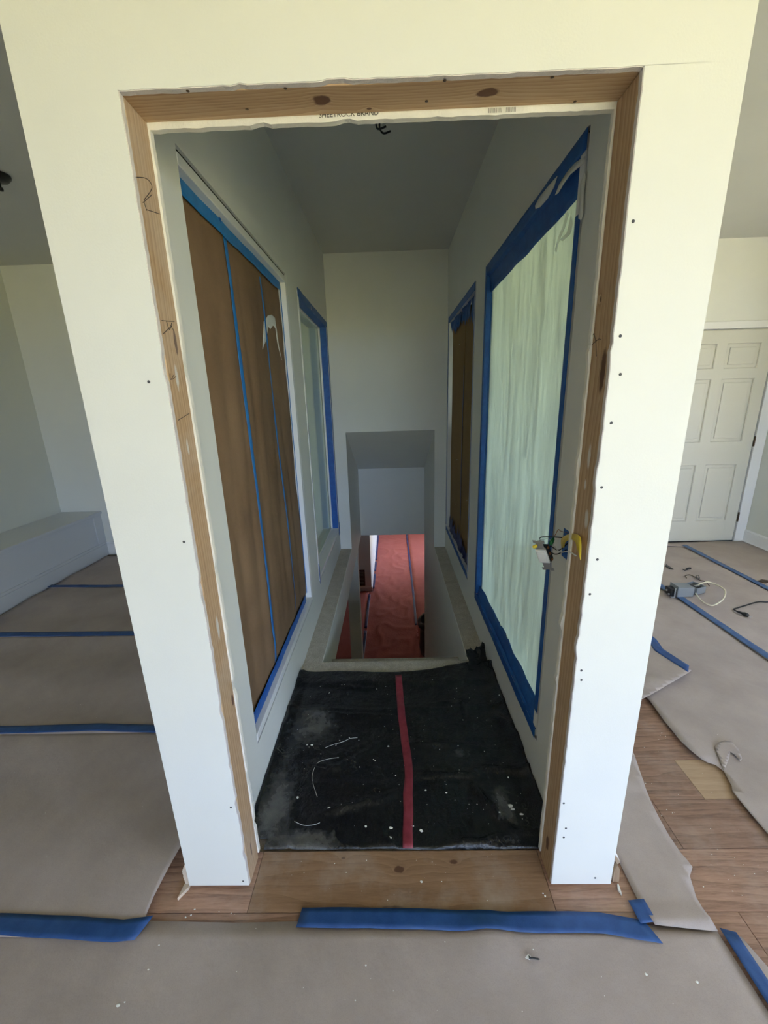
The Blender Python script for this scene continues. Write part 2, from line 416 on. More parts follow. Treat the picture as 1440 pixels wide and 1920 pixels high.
# daylight windows of the room
n = 5
for (a, b, c, d) in WIN_R:
    fr_ = [((RW+.05, a, c), (RW+.11, b, c+.06)), ((RW+.05, a, d-.06), (RW+.11, b, d)), ((RW+.05, a, c), (RW+.11, a+.06, d)), ((RW+.05, b-.06, c), (RW+.11, b, d)), ((RW+.05, (a+b)/2-.04, c), (RW+.11, (a+b)/2+.04, d))]
    struct(boxes('window_%d' % n, fr_, MAT['trim'])); n += 1
for (a, b, c, d) in WIN_B:
    fr_ = [((a, YB-.11, c), (b, YB-.05, c+.06)), ((a, YB-.11, d-.06), (b, YB-.05, d)), ((a, YB-.11, c), (a+.06, YB-.05, d)), ((b-.06, YB-.11, c), (b, YB-.05, d)), (((a+b)/2-.04, YB-.11, c), ((a+b)/2+.04, YB-.05, d))]
    struct(boxes('window_%d' % n, fr_, MAT['trim'])); n += 1
# skirting
struct(boxes('baseboard_right', [((RW-.015, -1.2, 0), (RW, YF, .115)), ((RW-.01, -1.2, .115), (RW, YF, .135)), ((RW-.03, -1.2, 0), (RW-.015, YF, .018))], MAT['trim'], bevel=.003))
struct(boxes('baseboard_far', [((-3.04, YF-.015, 0), (XL, YF, .12)), ((-3.04, YF-.01, .12), (XL, YF, .14))], MAT['trim'], bevel=.003))

# ------------------------------------------------------------------ stair enclosure: front wall with the doorway
OX, OZ = .486, 2.09
def ragged(pts, amp, step, seed):
    "polyline from (a) to (b) with torn wobble across it"
    (u0, v0), (u1, v1) = pts; L = math.hypot(u1-u0, v1-v0); n = int(L/step); out = []
    du, dv = (u1-u0)/L, (v1-v0)/L
    for i in range(n+1):
        t = i/n; w = amp*(.45*nz(t*L*5, seed, 0) + .8*nz(t*L*34, seed, 3)) + (amp*1.1 if nz(t*L*11, seed, 9) > .33 else 0)
        out.append((u0+du*L*t - dv*w, v0+dv*L*t + du*w))
    return out
def doorway_panel(name, y0, y1, gap, amp, mat, parent=None, x0=XL, x1=XR, z0=.012, drop=0):
    ox = OX+gap; oz = OZ+gap-drop
    lp = [(x0, z0)] + ragged([(-ox, z0), (-ox, oz)], amp, .018, 1+y0) + [(x0, oz)]
    rp = [(x1, z0)] + ragged([(ox, z0), (ox, oz)], amp, .018, 5+y0) + [(x1, oz)]
    tp_ = [(x0, CEIL), (x0, oz)] + ragged([(-ox, oz), (ox, oz)], amp, .015, 9+y0) + [(x1, oz), (x1, CEIL)]
    return prism(name, [lp, rp, tp_], 'y', y0, y1, mat, parent)
wf = struct(doorway_panel('wall_front', 0, .0127, .001, .0028, MAT['wall']))
# gypsum core seen at the cut edge
def edge_strip(name, y0, y1, gap, amp, mat, seedoff, drop=0):
    ox = OX+gap; oz = OZ+gap-drop; V = []
    for seg in ([(-ox-.004, .012), (-ox-.004, oz)], [(-ox, oz+.004), (ox, oz+.004)], [(ox+.004, oz), (ox+.004, .012)]): pass
    return None
STUD = dict(light=(.60, .43, .27, 1), mid=(.46, .295, .165, 1), dark=(.22, .115, .055, 1))
kh = [((-.113, .05, OZ), (.018, .016, .03)), ((.215, .05, OZ), (.024, .014, .03)), ((-.02, .08, OZ), (.006, .004, .02))]
kl = [((-OX, .07, 1.66), (.03, .007, .03)), ((-OX, .080, .66), (.03, .008, .02)), ((-OX, .05, .10), (.03, .005, .03))]
kr = [((OX, .03, 1.565), (.03, .012, .055)), ((OX, .055, .11), (.03, .012, .03)), ((OX, .075, 1.72), (.03, .004, .008))]
MAT['stud_h'] = wood('pine_header', grain=0, across=1, period=.011, distort=7, knots=kh, **STUD)
MAT['stud_l'] = wood('pine_stud_left', grain=2, across=1, period=.012, distort=6, knots=kl, dust=.35, paint=[((-OX, .05, 1.58), (.03, .008, .03)), ((-OX, .05, 1.42), (.03, .006, .02)), ((-OX, .06, .92), (.03, .008, .04))], **STUD)
MAT['stud_r'] = wood('pine_stud_right', grain=2, across=1, period=.014, distort=4.5, knots=kr, paint=[((OX, .05, 1.37), (.03, .008, .035)), ((OX, .03, 1.22), (.03, .01, .03)), ((OX, .055, 1.30), (.03, .006, .015))], **STUD)
SY0, SY1 = .0127, .093
box('jamb_stud', (-OX-.038, SY0, 0), (-OX, SY1, OZ), MAT['stud_l'], wf, .002)
box('jamb_stud', (OX, SY0, 0), (OX+.038, SY1, OZ), MAT['stud_r'], wf, .002)
box('header_board', (-OX-.038, SY0, OZ), (OX+.038, SY1, OZ+.04), MAT['stud_h'], wf, .002)
box('trimmer_stud', (-OX-.09, SY0, 0), (-OX-.04, SY1, CEIL), MAT['stud_l'], wf)
box('trimmer_stud', (OX+.04, SY0, 0), (OX+.09, SY1, CEIL), MAT['stud_r'], wf)
bd = doorway_panel('back_drywall', SY1, .107, -.004, .0035, MAT['gypw'], wf, IL, IR, .02, drop=.008)
# bright gypsum lips along the cut of the front panel
def lip(name, pts, plane_w, depth, mat):
    V, Fc = [], []
    for i, (x, z) in enumerate(pts): V += [(x, plane_w, z), (x, plane_w+depth, z)]
    for i in range(len(pts)-1): Fc.append([2*i, 2*i+1, 2*i+3, 2*i+2])
    o = mesh(name, V, Fc, mat, wf)
    md = o.modifiers.new('thickness', 'SOLIDIFY'); md.thickness = .003; md.offset = 0
lip('torn_edge', ragged([(-OX-.001, .012), (-OX-.001, OZ+.001)], .0028, .018, 1), .0012, .0113, MAT['gyp'])
lip('torn_edge', ragged([(OX+.001, .012), (OX+.001, OZ+.001)], .0028, .018, 5), .0012, .0113, MAT['gyp'])
lip('torn_edge', ragged([(-OX-.001, OZ+.001), (OX+.001, OZ+.001)], .0028, .015, 9), .0012, .0113, MAT['gyp'])
# print on the paper edge of the board under the header
def text(name, s, size, loc, rot, mat, parent):
    c = bpy.data.curves.new(name, 'FONT'); c.body = s; c.size = size; c.extrude = .0001
    o = bpy.data.objects.new(name, c); o.location = loc; o.rotation_euler = rot
    me = None
    COL.objects.link(o); dg = bpy.context.evaluated_depsgraph_get(); me = bpy.data.meshes.new_from_object(o.evaluated_get(dg))
    mt = Matrix.Translation(loc) @ __import__('mathutils').Euler(rot).to_matrix().to_4x4(); me.transform(mt)
    bpy.data.objects.remove(o); me.materials.clear(); me.materials.append(mat)
    return link(bpy.data.objects.new(name, me), parent)
text('board_print', 'SHEETROCK BRAND', .0135, (-.125, SY1-.0006, OZ-.0045), (math.pi/2, 0, 0), MAT['ink'], wf)
text('board_print', '||||||||||||   |||||||||', .009, (.225, SY1-.0006, OZ-.0075), (math.pi/2, 0, 0), MAT['ink'], wf)
# marker scribbles on the studs
def scribble(px_pts, x, r=.0007):
    pts = [Vector((x, *fx(a, b, x))) for a, b in px_pts]
    tube('marker_stroke', pts, r, MAT['pencil'], wf, 5, 4)
xl = -OX+.0005
scribble([(252, 332), (275, 335), (285, 352), (270, 375)], xl); scribble([(268, 380), (285, 365)], xl); scribble([(270, 378), (275, 395)], xl); scribble([(275, 393), (299, 401)], xl)
scribble([(303, 601), (327, 603)], xl); scribble([(312, 602), (318, 618), (322, 605)], xl); scribble([(306, 626), (322, 611)], xl); scribble([(320, 610), (327, 622)], xl)
scribble([(319, 700), (320, 712), (326, 703)], xl); scribble([(322, 712), (330, 706)], xl); scribble([(334, 788), (355, 775)], xl)
xr = OX-.0005
scribble([(1108, 648), (1122, 636), (1126, 637)], xr); scribble([(1113, 625), (1117, 640), (1118, 668)], xr); scribble([(1112, 628), (1115, 626)], xr)
# heads of drywall screws down the right side and the left side
for (a, b) in [(1187, 415), (1163, 630), (1163, 702), (1146, 793), (1128, 914), (1120, 1049), (1106, 1114), (1090, 1257), (1090, 1275), (1057, 1506), (1061, 1553), (1057, 1570), (1116, 1646), (279, 716), (345, 1016), (433, 1514), (456, 1652)]:
    x, z = fy(a, b, 0)
    lathe('drywall_screw', [(.0005, .0002), (.0012, .0004), (.0026, -.0004), (.0032, -.0002), (.0034, .0005), (.0012, .0008), (.0005, .0004)], (x, 0, z), MAT['screwm'], wf, (0, -1, 0), 10)
# nails left in the header
for (a, b) in [(352, 170), (463, 204), (535, 165), (800, 189), (834, 150), (1036, 144), (1078, 190)]:
    x, y = fz(a, b, OZ)
    lathe('nail_head', [(.0006, .0002), (.003, .0002), (.0034, .001), (.001, .0014)], (x, y, OZ), MAT['rust'], wf, (0, 0, -1), 8)

# side walls of the enclosure with two window openings each
WY = [(.365, 1.566), (1.83, 3.05)]; WZ = (.21, 2.195)
holes = [(a, b, *WZ) for a, b in WY]
wl = struct(wall_grid('wall_hall_left', 'x', XL, IL, .0128, YF, -.011, CEIL, holes, MAT['hall']))
BZ0, BZ1 = 1.015, 1.11                      # opening of the switch box
wr = struct(wall_grid('wall_hall_right', 'x', IR, XR, .0128, YF, -.011, CEIL, holes + [(.245, .30, BZ0, BZ1)], MAT['hall']))

def window(n, side, y0, y1, near, D=.05):
    "inner window: backing frame, flush inner frame with a dark gap round it, glass"
    s = 1 if side == 'r' else -1; xi = IR if s > 0 else IL
    def X(d): return xi + s*d                  # d = depth into the wall
    z0, z1 = WZ; g = .011; gt = .017 if near == 0 else g
    def ring(d0, d1, a0, a1, b0, b1, wn, wf_, wt, wb):
        lo, hi = sorted((X(d0), X(d1)))
        L = [((lo, a0, b1-wt), (hi, a1, b1)), ((lo, a0, b0), (hi, a1, b0+wb)), ((lo, a1-wf_, b0+wb), (hi, a1, b1-wt))]
        if wn: L.append(((lo, a0, b0+wb), (hi, a0+wn, b1-wt)))
        return L
    w = struct(boxes('window_%d' % n, ring(D+.008, .122, y0, y1, z0, z1, .03, .03, .03, .03), MAT['trim']))
    boxes('window_frame', ring(-.002, D, y0+(g if near else 0), y1-g, z0+g, z1-gt, near, .032, .032, .034), MAT['trim'], w, .003)
    boxes('glazing_bead', ring(D-.015, D, y0+(near+g if near else 0), y1-g-.032, z0+g+.034, z1-gt-.032, .010 if near else 0, .012, .012, .012), MAT['trim'], w, .002)
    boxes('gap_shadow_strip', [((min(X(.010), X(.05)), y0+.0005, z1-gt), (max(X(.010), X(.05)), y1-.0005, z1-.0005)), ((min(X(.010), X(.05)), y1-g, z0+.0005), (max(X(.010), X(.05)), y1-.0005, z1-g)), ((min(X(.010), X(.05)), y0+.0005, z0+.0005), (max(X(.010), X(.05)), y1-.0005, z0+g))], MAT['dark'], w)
    lo, hi = sorted((X(D+.002), X(D+.007)))
    box('pane', (lo, y0+.0005, z0+g), (hi, y1-g, z1-g), MAT['glass'], w)
    return w
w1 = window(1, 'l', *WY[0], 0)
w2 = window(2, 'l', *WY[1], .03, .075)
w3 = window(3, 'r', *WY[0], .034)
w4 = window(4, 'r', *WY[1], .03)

# ------------------------------------------------------------------ stairwell and lower room
struct(box('wall_stair_left', (-SW-.012, LIP, LC-.02), (-SW, YF, -.004), MAT['hall']))
struct(boxes('wall_stair_right', [((SW, LIP, LF), (SW+.012, HY, -.004)), ((SW, YF, -.004), (SW+.012, HY, SOF0+.25)), ((SW+.012, LIP, LF), (SW+.1, HY, LC))], MAT['hall']))
struct(box('wall_niche_left', (-SW-.10, YF, LC), (-SW, HY+.1, SOF0+.25), MAT['hall']))
struct(box('wall_niche_right', (SW+.012, YF, LC), (SW+.10, HY+.1, SOF0+.25), MAT['hall']))
struct(prism('ceiling_stair', [[(YF, SOF0), (HY, SOF1), (HY, SOF1+.25), (YF, SOF0+.25)]], 'x', -SW, SW, MAT['hall']))
struct(box('wall_header', (-SW, HY, LC), (SW, HY+.1, SOF1+.2), MAT['hall']))
struct(wall_grid('floor_lower', 'z', LF-.15, LF, -3.0, 3.3, .8, 12.0, [], MAT['subfloor']))
struct(boxes('ceiling_lower', [((-3.0, YF, LC), (-SW-.1, 12.0, LC+.12)), ((-SW-.1, HY+.1, LC), (3.3, 12.0, LC+.12)), ((SW+.1, YF, LC), (3.3, HY+.1, LC+.12))], MAT['lower']))
struct(wall_grid('wall_lower_left', 'x', -3.15, -3.0, .8, 12.0, LF, LC+.12, [], MAT['lower']))
struct(wall_grid('wall_lower_right', 'x', 1.9, 2.05, .8, 12.0, LF, LC+.12, [WIN_L], MAT['lower']))
struct(wall_grid('wall_lower_far', 'y', 12.0, 12.15, -3.0, 3.3, LF, LC+.12, [], MAT['lower']))
struct(wall_grid('wall_lower_near', 'y', .65, .8, -3.0, 3.3, LF, LC, [], MAT['lower']))
# wall corner with vent and skirting
wc = struct(box('wall_lower_corner', (-3.0, 7.42, LF), (-.51, 12.0, LC), MAT['hall']))
boxes('corner_skirting', [((-3.0, 7.405, LF), (-.495, 7.42, LF+.10)), ((-.51, 7.405, LF), (-.495, 12.0, LF+.10))], MAT['trim'], wc)
vent = thing('return_vent', (-.80, 7.4, LF+.16), 'brown louvred vent grille low on the wall downstairs', 'vent')
gf_ = boxes('grille_frame', [((-.95, 7.395, LF+.14), (-.65, 7.4195, LF+.16)), ((-.95, 7.395, LF+.50), (-.65, 7.4195, LF+.52)), ((-.95, 7.395, LF+.16), (-.93, 7.4195, LF+.50)), ((-.67, 7.395, LF+.16), (-.65, 7.4195, LF+.50))], MAT['rust'], vent)
for k in range(10): box('louvre', (-.93, 7.40, LF+.165+k*.033), (-.67, 7.4195, LF+.183+k*.033), MAT['rust'], gf_)
post = thing('support_post', (-.508, 3.77, LF), 'white square post standing beside the foot of the stairs', 'post')
box('shaft', (-.582, 3.70, LF+.0), (-SW-.001, 3.84, LC), MAT['hall'], post, .004)
boxes('post_base', [((-.592, 3.69, LF), (-SW+.008, 3.85, LF+.09))], MAT['trim'], post, .003)
# stair flight
stairs = thing('staircase', (0, LIP, LF), 'straight carpeted staircase dropping away behind the landing lip', 'staircase')
NR = 14; RI = (0-LF)/NR; RU = .255
for k in range(1, NR):
    z = -RI*k; y = LIP+RU*(k-1)
    box('tread', (-SW+.004, y-.01, z-.03), (SW-.004, y+RU+(.060 if k == 1 else .028), z), MAT['ledge'], stairs, .006)
    box('riser', (-SW+.004, y-.022, z-.0), (SW-.004, y-.0105, z+RI-.031 if k > 1 else -.03), MAT['hall'], stairs)
box('riser', (-SW+.004, LIP+RU*(NR-1)-.02, LF), (SW-.004, LIP+RU*(NR-1)-.005, LF+RI-.03), MAT['hall'], stairs)
# bare chipboard strips round the stairwell
struct(prism('trim_1', [[(IL+.001, 1.0), (IR-.001, 1.0)] + ragged([(IR-.001, LIP+.012), (IL+.001, LIP+.012)], .002, .03, 2)], 'z', -.0115, .002, MAT['ledge']))
struct(prism('trim_2', [[(IL+.001, LIP+.013)] + ragged([(-SW-.004, LIP+.013), (-SW-.004, YF-.002)], .003, .05, 3) + [(IL+.001, YF-.002)]], 'z', -.0115, .001, MAT['ledge']))
struct(prism('trim_3', [[(IR-.001, LIP+.013)] + ragged([(SW+.004, LIP+.013), (SW+.004, YF-.002)], .003, .05, 4) + [(IR-.001, YF-.002)]], 'z', -.0115, .001, MAT['ledge']))
# red paper on the lower floor
rp = thing('red_floor_paper', (0, 7, LF), 'red rosin paper covering the floor at the foot of the stairs', 'floor paper')
def redfn(u, v): return .004+.022*max(0, nz(u*2.2, v*1.6, 2)) + .016*(1-min(1, 5*abs(nz(u*3+nz(v*2, u*2, 1), v*2.2, 6))))
sheet('paper_sheet', [(-2.9, 4.85), (-.55, 4.85), (-.55, 7.39), (-2.9, 7.39)], 'z', LF, MAT['red'], rp, (.12, .12), redfn)
sheet('paper_sheet', [(-.56, 4.7), (.42, 4.7), (.42, 11.9), (-.49, 11.9), (-.49, 7.38), (-.56, 7.38)], 'z', LF+.002, MAT['red'], rp, (.035, .05), redfn)
sheet('paper_sheet', [(.40, 4.45), (1.88, 4.45), (1.88, 11.9), (.40, 11.9)], 'z', LF+.001, MAT['red'], rp, (.15, .12), redfn)
for a, b in ((4.75, 5.75), (5.85, 7.2), (7.5, 8.3), (8.45, 9.1), (9.2, 11.3)):
    ribbon('seam_tape', [(-.555 if b < 7.3 else -.475, a), (-.55 if b < 7.3 else -.47, b)], .05, 'z', LF+.012, MAT['taped'], rp, lambda u, v: redfn(u, v), step=.1)
ribbon('seam_tape', [(.40, 5.9), (.415, 7.2), (.42, 9.0), (.43, 11.5)], .045, 'z', LF+.012, MAT['taped'], rp, lambda u, v: redfn(u, v), step=.1)
# black refuse bag by the right wall
bag = thing('rubbish_bag', (.62, 5.05, LF), 'black rubbish bag on a frame standing on the red paper', 'bag')
V, Fc = [], []; NB = 28
prof = [(.20, 0.01), (.215, .12), (.205, .30), (.20, .45), (.215, .53), (.245, .56), (.25, .60), (.225, .645), (.19, .63), (.17, .56)]
for i, (r, h) in enumerate(prof):
    for k in range(NB):
        th = 2*math.pi*k/NB; q = r*(1+.10*nz(math.cos(th)*2.5, math.sin(th)*2.5, h*3)+(.04*nz(th*6, h*2, 3)))
        V.append((.62+q*math.cos(th), 5.05+q*math.sin(th), LF+.004+h+.03*nz(math.cos(th)*2, math.sin(th)*2, 9)*(h/.6)))
for i in range(len(prof)-1):
    for k in range(NB): Fc.append([i*NB+k, i*NB+(k+1) % NB, (i+1)*NB+(k+1) % NB, (i+1)*NB+k])
Fc.append(list(range(NB))); Fc.append([(len(prof)-1)*NB+k for k in range(NB)])
mesh('bag_body', V, Fc, MAT['black'], bag, True)
lathe('rim_hoop', [(.236, .545), (.244, .55), (.244, .562), (.236, .566)], (.62, 5.05, LF), MAT['black'], bag)

# ------------------------------------------------------------------ plank floor where it shows
PL = dict(light=(.44, .265, .185, 1), mid=(.31, .178, .118, 1), dark=(.14, .07, .045, 1))
MAT['plank'] = wood('laminate_plank', grain=0, across=1, period=.03, distort=5, vary=.42, rough=.5, dust=.22, stretch=10, sw_=.26, fw_=.85, **PL)
MAT['plank_t'] = wood('threshold_plank', grain=0, across=1, period=.03, distort=5, rough=.45, dust=.35, stretch=10, sw_=.25, fw_=.7, knots=[((.001, .052, 0), (.018, .012, .02)), ((.187, .074, 0), (.015, .009, .02)), ((-.19, .088, 0), (.008, .005, .02)), ((-.02, -.055, 0), (.04, .006, .02))], light=(.36, .22, .13, 1), mid=(.27, .155, .085, 1), dark=(.15, .08, .04, 1))
MAT['plank_l'] = wood('pale_plank', grain=0, across=1, period=.03, distort=4, rough=.5, stretch=10, sw_=.22, fw_=.75, light=(.48, .34, .22, 1), mid=(.40, .27, .165, 1), dark=(.30, .19, .11, 1))
PW = .1775
def plank(x0, x1, k, mat, y1=None):
    y0 = .111+PW*(k-1); y1 = .111+PW*k if y1 is None else y1
    return box('plank', (x0+.0006, y0+.0006, -.0115), (x1-.0006, y1-.0006, 0), mat, floor, .0012)
plank(-.472, .478, 0, MAT['plank_t']); plank(.478, 1.62, 0, MAT['plank']); plank(-1.5, -.472, 0, MAT['plank'])
for k, cuts in {-2: (-1.2, .05, 1.3, 2.2), -1: (-1.5, -.2, 1.02, 2.2), 1: (XR+.003, .98, 2.2), 2: (XR+.003, 1.183, 2.2), 3: (XR+.003, 1.40, 2.2), 4: (XR+.003, 1.10, 2.2), 5: (XR+.003, 1.6)}.items():
    for a, b in zip(cuts, cuts[1:]):
        plank(a, b, k, MAT['plank_l'] if (k == 2 and a > 1.1) else MAT['plank'])
for k, cuts in {1: (-1.5, XL-.003), 2: (-1.5, XL-.003)}.items():
    for a, b in zip(cuts, cuts[1:]): plank(a, b, k, MAT['plank'])
for k in range(14, 17): plank(-3.03, -1.6, k, MAT['plank']); plank(-1.6, XL-.003, k, MAT['plank'])

# ------------------------------------------------------------------ paper over the floor
def pf(seed, a=.0035, base=.0022):
    def f(u, v):
        r = nz(u*1.6+seed, v*1.6, seed); q = abs(nz(u*3.1, v*2.3+seed, 2*seed))
        return base + a*(max(0, .55+r)*.55 + .35*(1-min(1, q*6)))
    return f
def poly_smooth(pts): return pts
# front sheet, under the camera
f_front = pf(1.3)
def front_fn(u, v):
    h = f_front(u, v)
    d = math.hypot((u-.262)/.22, (v+.125)/.12)                 # small tent of paper at the tape
    h += .018*max(0, 1-d)**1.6 * max(0, 1-abs(u-.262)/.10)
    return h
PAP = 'brown paper sheets over the floor'
s = sheet('floor_paper', [(-3.0, -1.7), (.925, -1.7), (.925, -.28), (.921, -.115), (.748, -.099), (.5, -.098), (.24, -.098), (0, -.095), (-.306, -.091), (-.5, -.093), (-.774, -.088), (-3.0, -.088)], 'z', 0, MAT['paper'], None, (.045, .045), front_fn)
tag(s, 'grey brown floor paper across the foreground, in front of the doorway', 'floor paper', PAP)
# left rolls
f_l = pf(4.1, .005, .0085)
def left_fn(u, v):
    e = max(0, 1-(-.70-u)/.35)
    return f_l(u, v) + .005+.005*math.sin(v*13+nz(u, v, 3)) + (.006*math.sin(v*17+1)+.006)*min(1, e)*max(0, min(1, (.6-v)/.3))
LY = [(-.13, .66), (.63, 1.51), (1.48, 2.29), (2.26, 2.98)]
lab = ['leftmost floor paper sheet nearest the camera, edge curling by the white wall', 'floor paper sheet on the left between the second and third blue tape lines', 'floor paper sheet on the left alongside the grey bench base', 'farthest floor paper sheet on the left, reaching the far skirting']
for k, (a, b) in enumerate(LY):
    if k == 0: poly = [(-3.0, a), (-.80, a), (-.777, -.097), (-.779, -.036), (-.771, .04), (-.763, .124), (-.745, .3), (-.74, b), (-3.0, b)]
    elif k == 3: poly = [(-3.0, a), (-.72, a), (-.72, b)] + ragged([(-.74, b), (-3.0, b)], .012, .12, 6)[1:]
    else: poly = [(-3.0, a), (-.72, a), (-.72, b), (-3.0, b)]
    s = sheet('floor_paper', poly, 'z', .0006*k, MAT['paper'], None, (.05, .05), left_fn)
    tag(s, lab[k], 'floor paper', PAP)
# right-hand sheets
edge = [(1.30, -1.0), (1.296, .148), (1.296, .26), (1.300, .31), (1.318, .335), (1.322, .352), (1.339, .40), (1.326, .43), (1.30, .44), (1.286, .455), (1.270, .50), (1.263, .548), (1.268, .62), (1.270, .688), (1.278, .76), (1.282, .813), (1.25, 1.1), (1.22, 2.95)]
f_r = pf(7.7, .005, .003)
def right_fn(u, v):
    e = max(0, 1-(u-1.262)/.22)
    return f_r(u, v) + e*e*(.010+.006*nz(u*3, v*5, 4))
s = sheet('floor_paper', edge + [(2.17, 2.95), (2.17, -1.0)], 'z', 0, MAT['paper'], None, (.045, .045), right_fn)
tag(s, 'floor paper on the right with a ragged lifted edge along the bare planks', 'floor paper', PAP)
rs = s
# torn flap in it
flap = [fz(a, b, .008) for a, b in [(1340, 1402), (1348, 1393), (1358, 1390), (1372, 1393), (1385, 1408), (1391, 1424), (1388, 1430), (1378, 1418), (1369, 1411), (1366, 1425), (1361, 1438), (1357, 1447), (1350, 1430)]]
sheet('torn_flap', flap, 'z', .008, MAT['paper'], rs, (.015, .015), lambda u, v: f_r(u, v)+.02*max(0, (u-1.47)/.075+.2)**2*.6)
s = sheet('floor_paper', [(2.14, -.5), (2.92, -.5), (2.92, 2.97), (2.14, 2.97)], 'z', .004, MAT['paper'], None, (.06, .06), pf(9.2, .004, .006))
tag(s, 'floor paper sheet on the right under the grey boxes and loose cables', 'floor paper', PAP)
s = sheet('floor_paper', [(2.89, -.5), (RW-.035, -.5), (RW-.035, 3.02)] + ragged([(RW-.035, 3.03), (2.55, 3.03)], .012, .06, 3) + [(2.55, 2.99), (2.89, 2.9)], 'z', .009, MAT['paper'], None, (.06, .06), pf(3.2, .004, .006))
tag(s, 'floor paper sheet along the right wall, ending at the panelled door', 'floor paper', PAP)
f_c = pf(5.5, .005, .024)
def corner_fn(u, v):
    d = math.hypot(u-1.61, v-1.0); e = abs((u-1.244)*.464-(v-.795)*.886)
    return f_c(u, v) + .012*max(0, 1-d/.25) + .006*max(0, 1-e/.25)**2 + .012*max(0, 1-math.hypot((u-1.36)/.1, (v-.93)/.07))
s = sheet('floor_paper', [(XR+.04, .55), (1.0, .665), (1.244, .795), (1.616, .99), (1.61, 1.35), (1.60, 2.9), (XR+.04, 2.9)], 'z', 0, MAT['paper'], None, (.025, .025), corner_fn)
tag(s, 'floor paper sheet with a pointed lifted corner beside the right wall edge', 'floor paper', PAP)
f_n = pf(2.9, .004, .0015)
def narrow_fn(u, v): return f_n(u, v) + .012*math.exp(-((v-.355)/.012)**2)*(1 if u < .95 else .3) + .010*math.exp(-((v+.093)/.02)**2)
s = sheet('floor_paper', [(.748, -.105), (.92, -.118), (.917, -.08), (.919, -.033), (.94, .025), (.967, .051), (.964, .075), (.958, .097), (.956, .15), (.961, .216), (.970, .28), (.982, .332), (1.025, .481), (1.05, .60), (1.08, .72), (.70, .60), (.70, .165), (.722, .13), (.737, .098), (.736, -.05)], 'z', .004, MAT['paper'], None, (.03, .03), narrow_fn)
tag(s, 'narrow floor paper strip between the right wall end and bare planks', 'floor paper', PAP)
s = sheet('floor_paper', [(.935, -.13), (.978, -.128), (.995, -.19), (1.06, -.30), (1.2, -.5), (1.2, -1.2), (.935, -1.2)], 'z', .003, MAT['paper'], None, (.03, .03), lambda u, v: f_n(u, v)+.018*max(0, (u-.96)/.1)**2*.5)
tag(s, 'floor paper at the lower right corner, edge curling beside blue tape', 'floor paper', PAP)

# ------------------------------------------------------------------ blue tape on the floor
def ftape(label, pts, w, off, fn, mat='tapef', **k):
    o = ribbon('floor_tape', pts, w, 'z', off, MAT[mat], None, fn, **k)
    return tag(o, label, 'tape', 'blue tape strips on the floor')
MAT['tapeg'] = tape_mat('dusty_blue_tape', (.035, .095, .24, 1), (.075, .14, .29, 1))
ftape('long blue tape strip across the foot of the doorway', [(-.305, -.083), (0, -.086), (.313, -.094), (.52, -.095), (.60, -.098), (.735, -.118)], .050, .0045, lambda u, v: front_fn(u, v)+.001 if v < -.09 else max(.0045, front_fn(u, -.09)*.7), jag=.10, ends=(.008, -.03))
ftape('short thin blue tape piece at the right end of the doorway strip', [(.727, -.043), (.732, -.10)], .050, .014, None, jag=.05, step=.01)
ftape('blue tape strip at lower left, ending in a crumpled tip', [(-3.0, -.10), (-1.22, -.101), (-.95, -.112), (-.84, -.119), (-.765, -.112)], .053, .0045, left_fn, jag=.12, ends=(0, .03))
ftape('blue tape line on the left floor, nearest full width strip', [(-3.0, .652), (-1.9, .652), (-1.45, .665), (-1.15, .647), (-.74, .645)], .050, .006, left_fn, jag=.06)
ftape('blue tape line on the left floor, second from the far skirting', [(-3.03, 1.512), (-1.78, 1.492), (-.74, 1.49)], .052, .006, left_fn, jag=.06)
ftape('farthest blue tape line on the left floor, meeting the bench base', [(-3.03, 2.293), (-2.35, 2.262), (-.74, 2.26)], .045, .006, left_fn, jag=.06)
ftape('blue tape line on the right floor running under the grey box', [(2.135, 2.95), (2.134, 2.035), (2.156, 1.9), (2.165, 1.15), (2.17, -.4)], .052, .009, pf(9.2, .004, .006), 'tapeg', jag=.08)
ftape('faded blue tape line on the right floor leading to the door', [(2.92, 2.95), (2.90, 1.97), (2.89, -.4)], .050, .013, pf(3.2, .004, .006), 'tapeg', jag=.08)
ftape('blue tape on the pointed paper corner beside the right wall', [(1.59, 2.8), (1.60, 1.307), (1.578, 1.20), (1.612, 1.005)], .055, .002, corner_fn, jag=.12, ends=(0, -.05))
ftape('blue tape strip at the lower right corner of the floor', [(.947, -.118), (.949, -.25), (.95, -1.2)], .040, .012, f_n, jag=.06, ends=(.01, 0))

# ------------------------------------------------------------------ black sheeting on the landing
bs = thing('landing_sheet', (0, .6, -.01), 'black plastic sheeting with red tape stripe spread over the landing', 'plastic sheet')
CREASE = []
for (a, b, c, d, h_, w_) in [(555, 1336, 745, 1346, .008, .012), (612, 1452, 722, 1388, .007, .008), (765, 1392, 905, 1402, .008, .011), (780, 1452, 900, 1456, .010, .012), (600, 1530, 750, 1486, .009, .012), (900, 1440, 1000, 1452, .012, .014), (890, 1478, 965, 1565, .014, .012), (545, 1490, 545, 1592, .011, .010), (640, 1290, 700, 1292, .006, .010), (800, 1320, 960, 1325, .006, .008), (930, 1340, 1000, 1440, .014, .018), (560, 1300, 530, 1380, .010, .014), (690, 1530, 740, 1590, .006, .008), (860, 1300, 880, 1370, .007, .010), (1005, 1560, 840, 1585, .010, .012), (520, 1430, 640, 1440, .006, .008)]:
    CREASE.append((*fz(a, b), *fz(c, d), h_, w_))
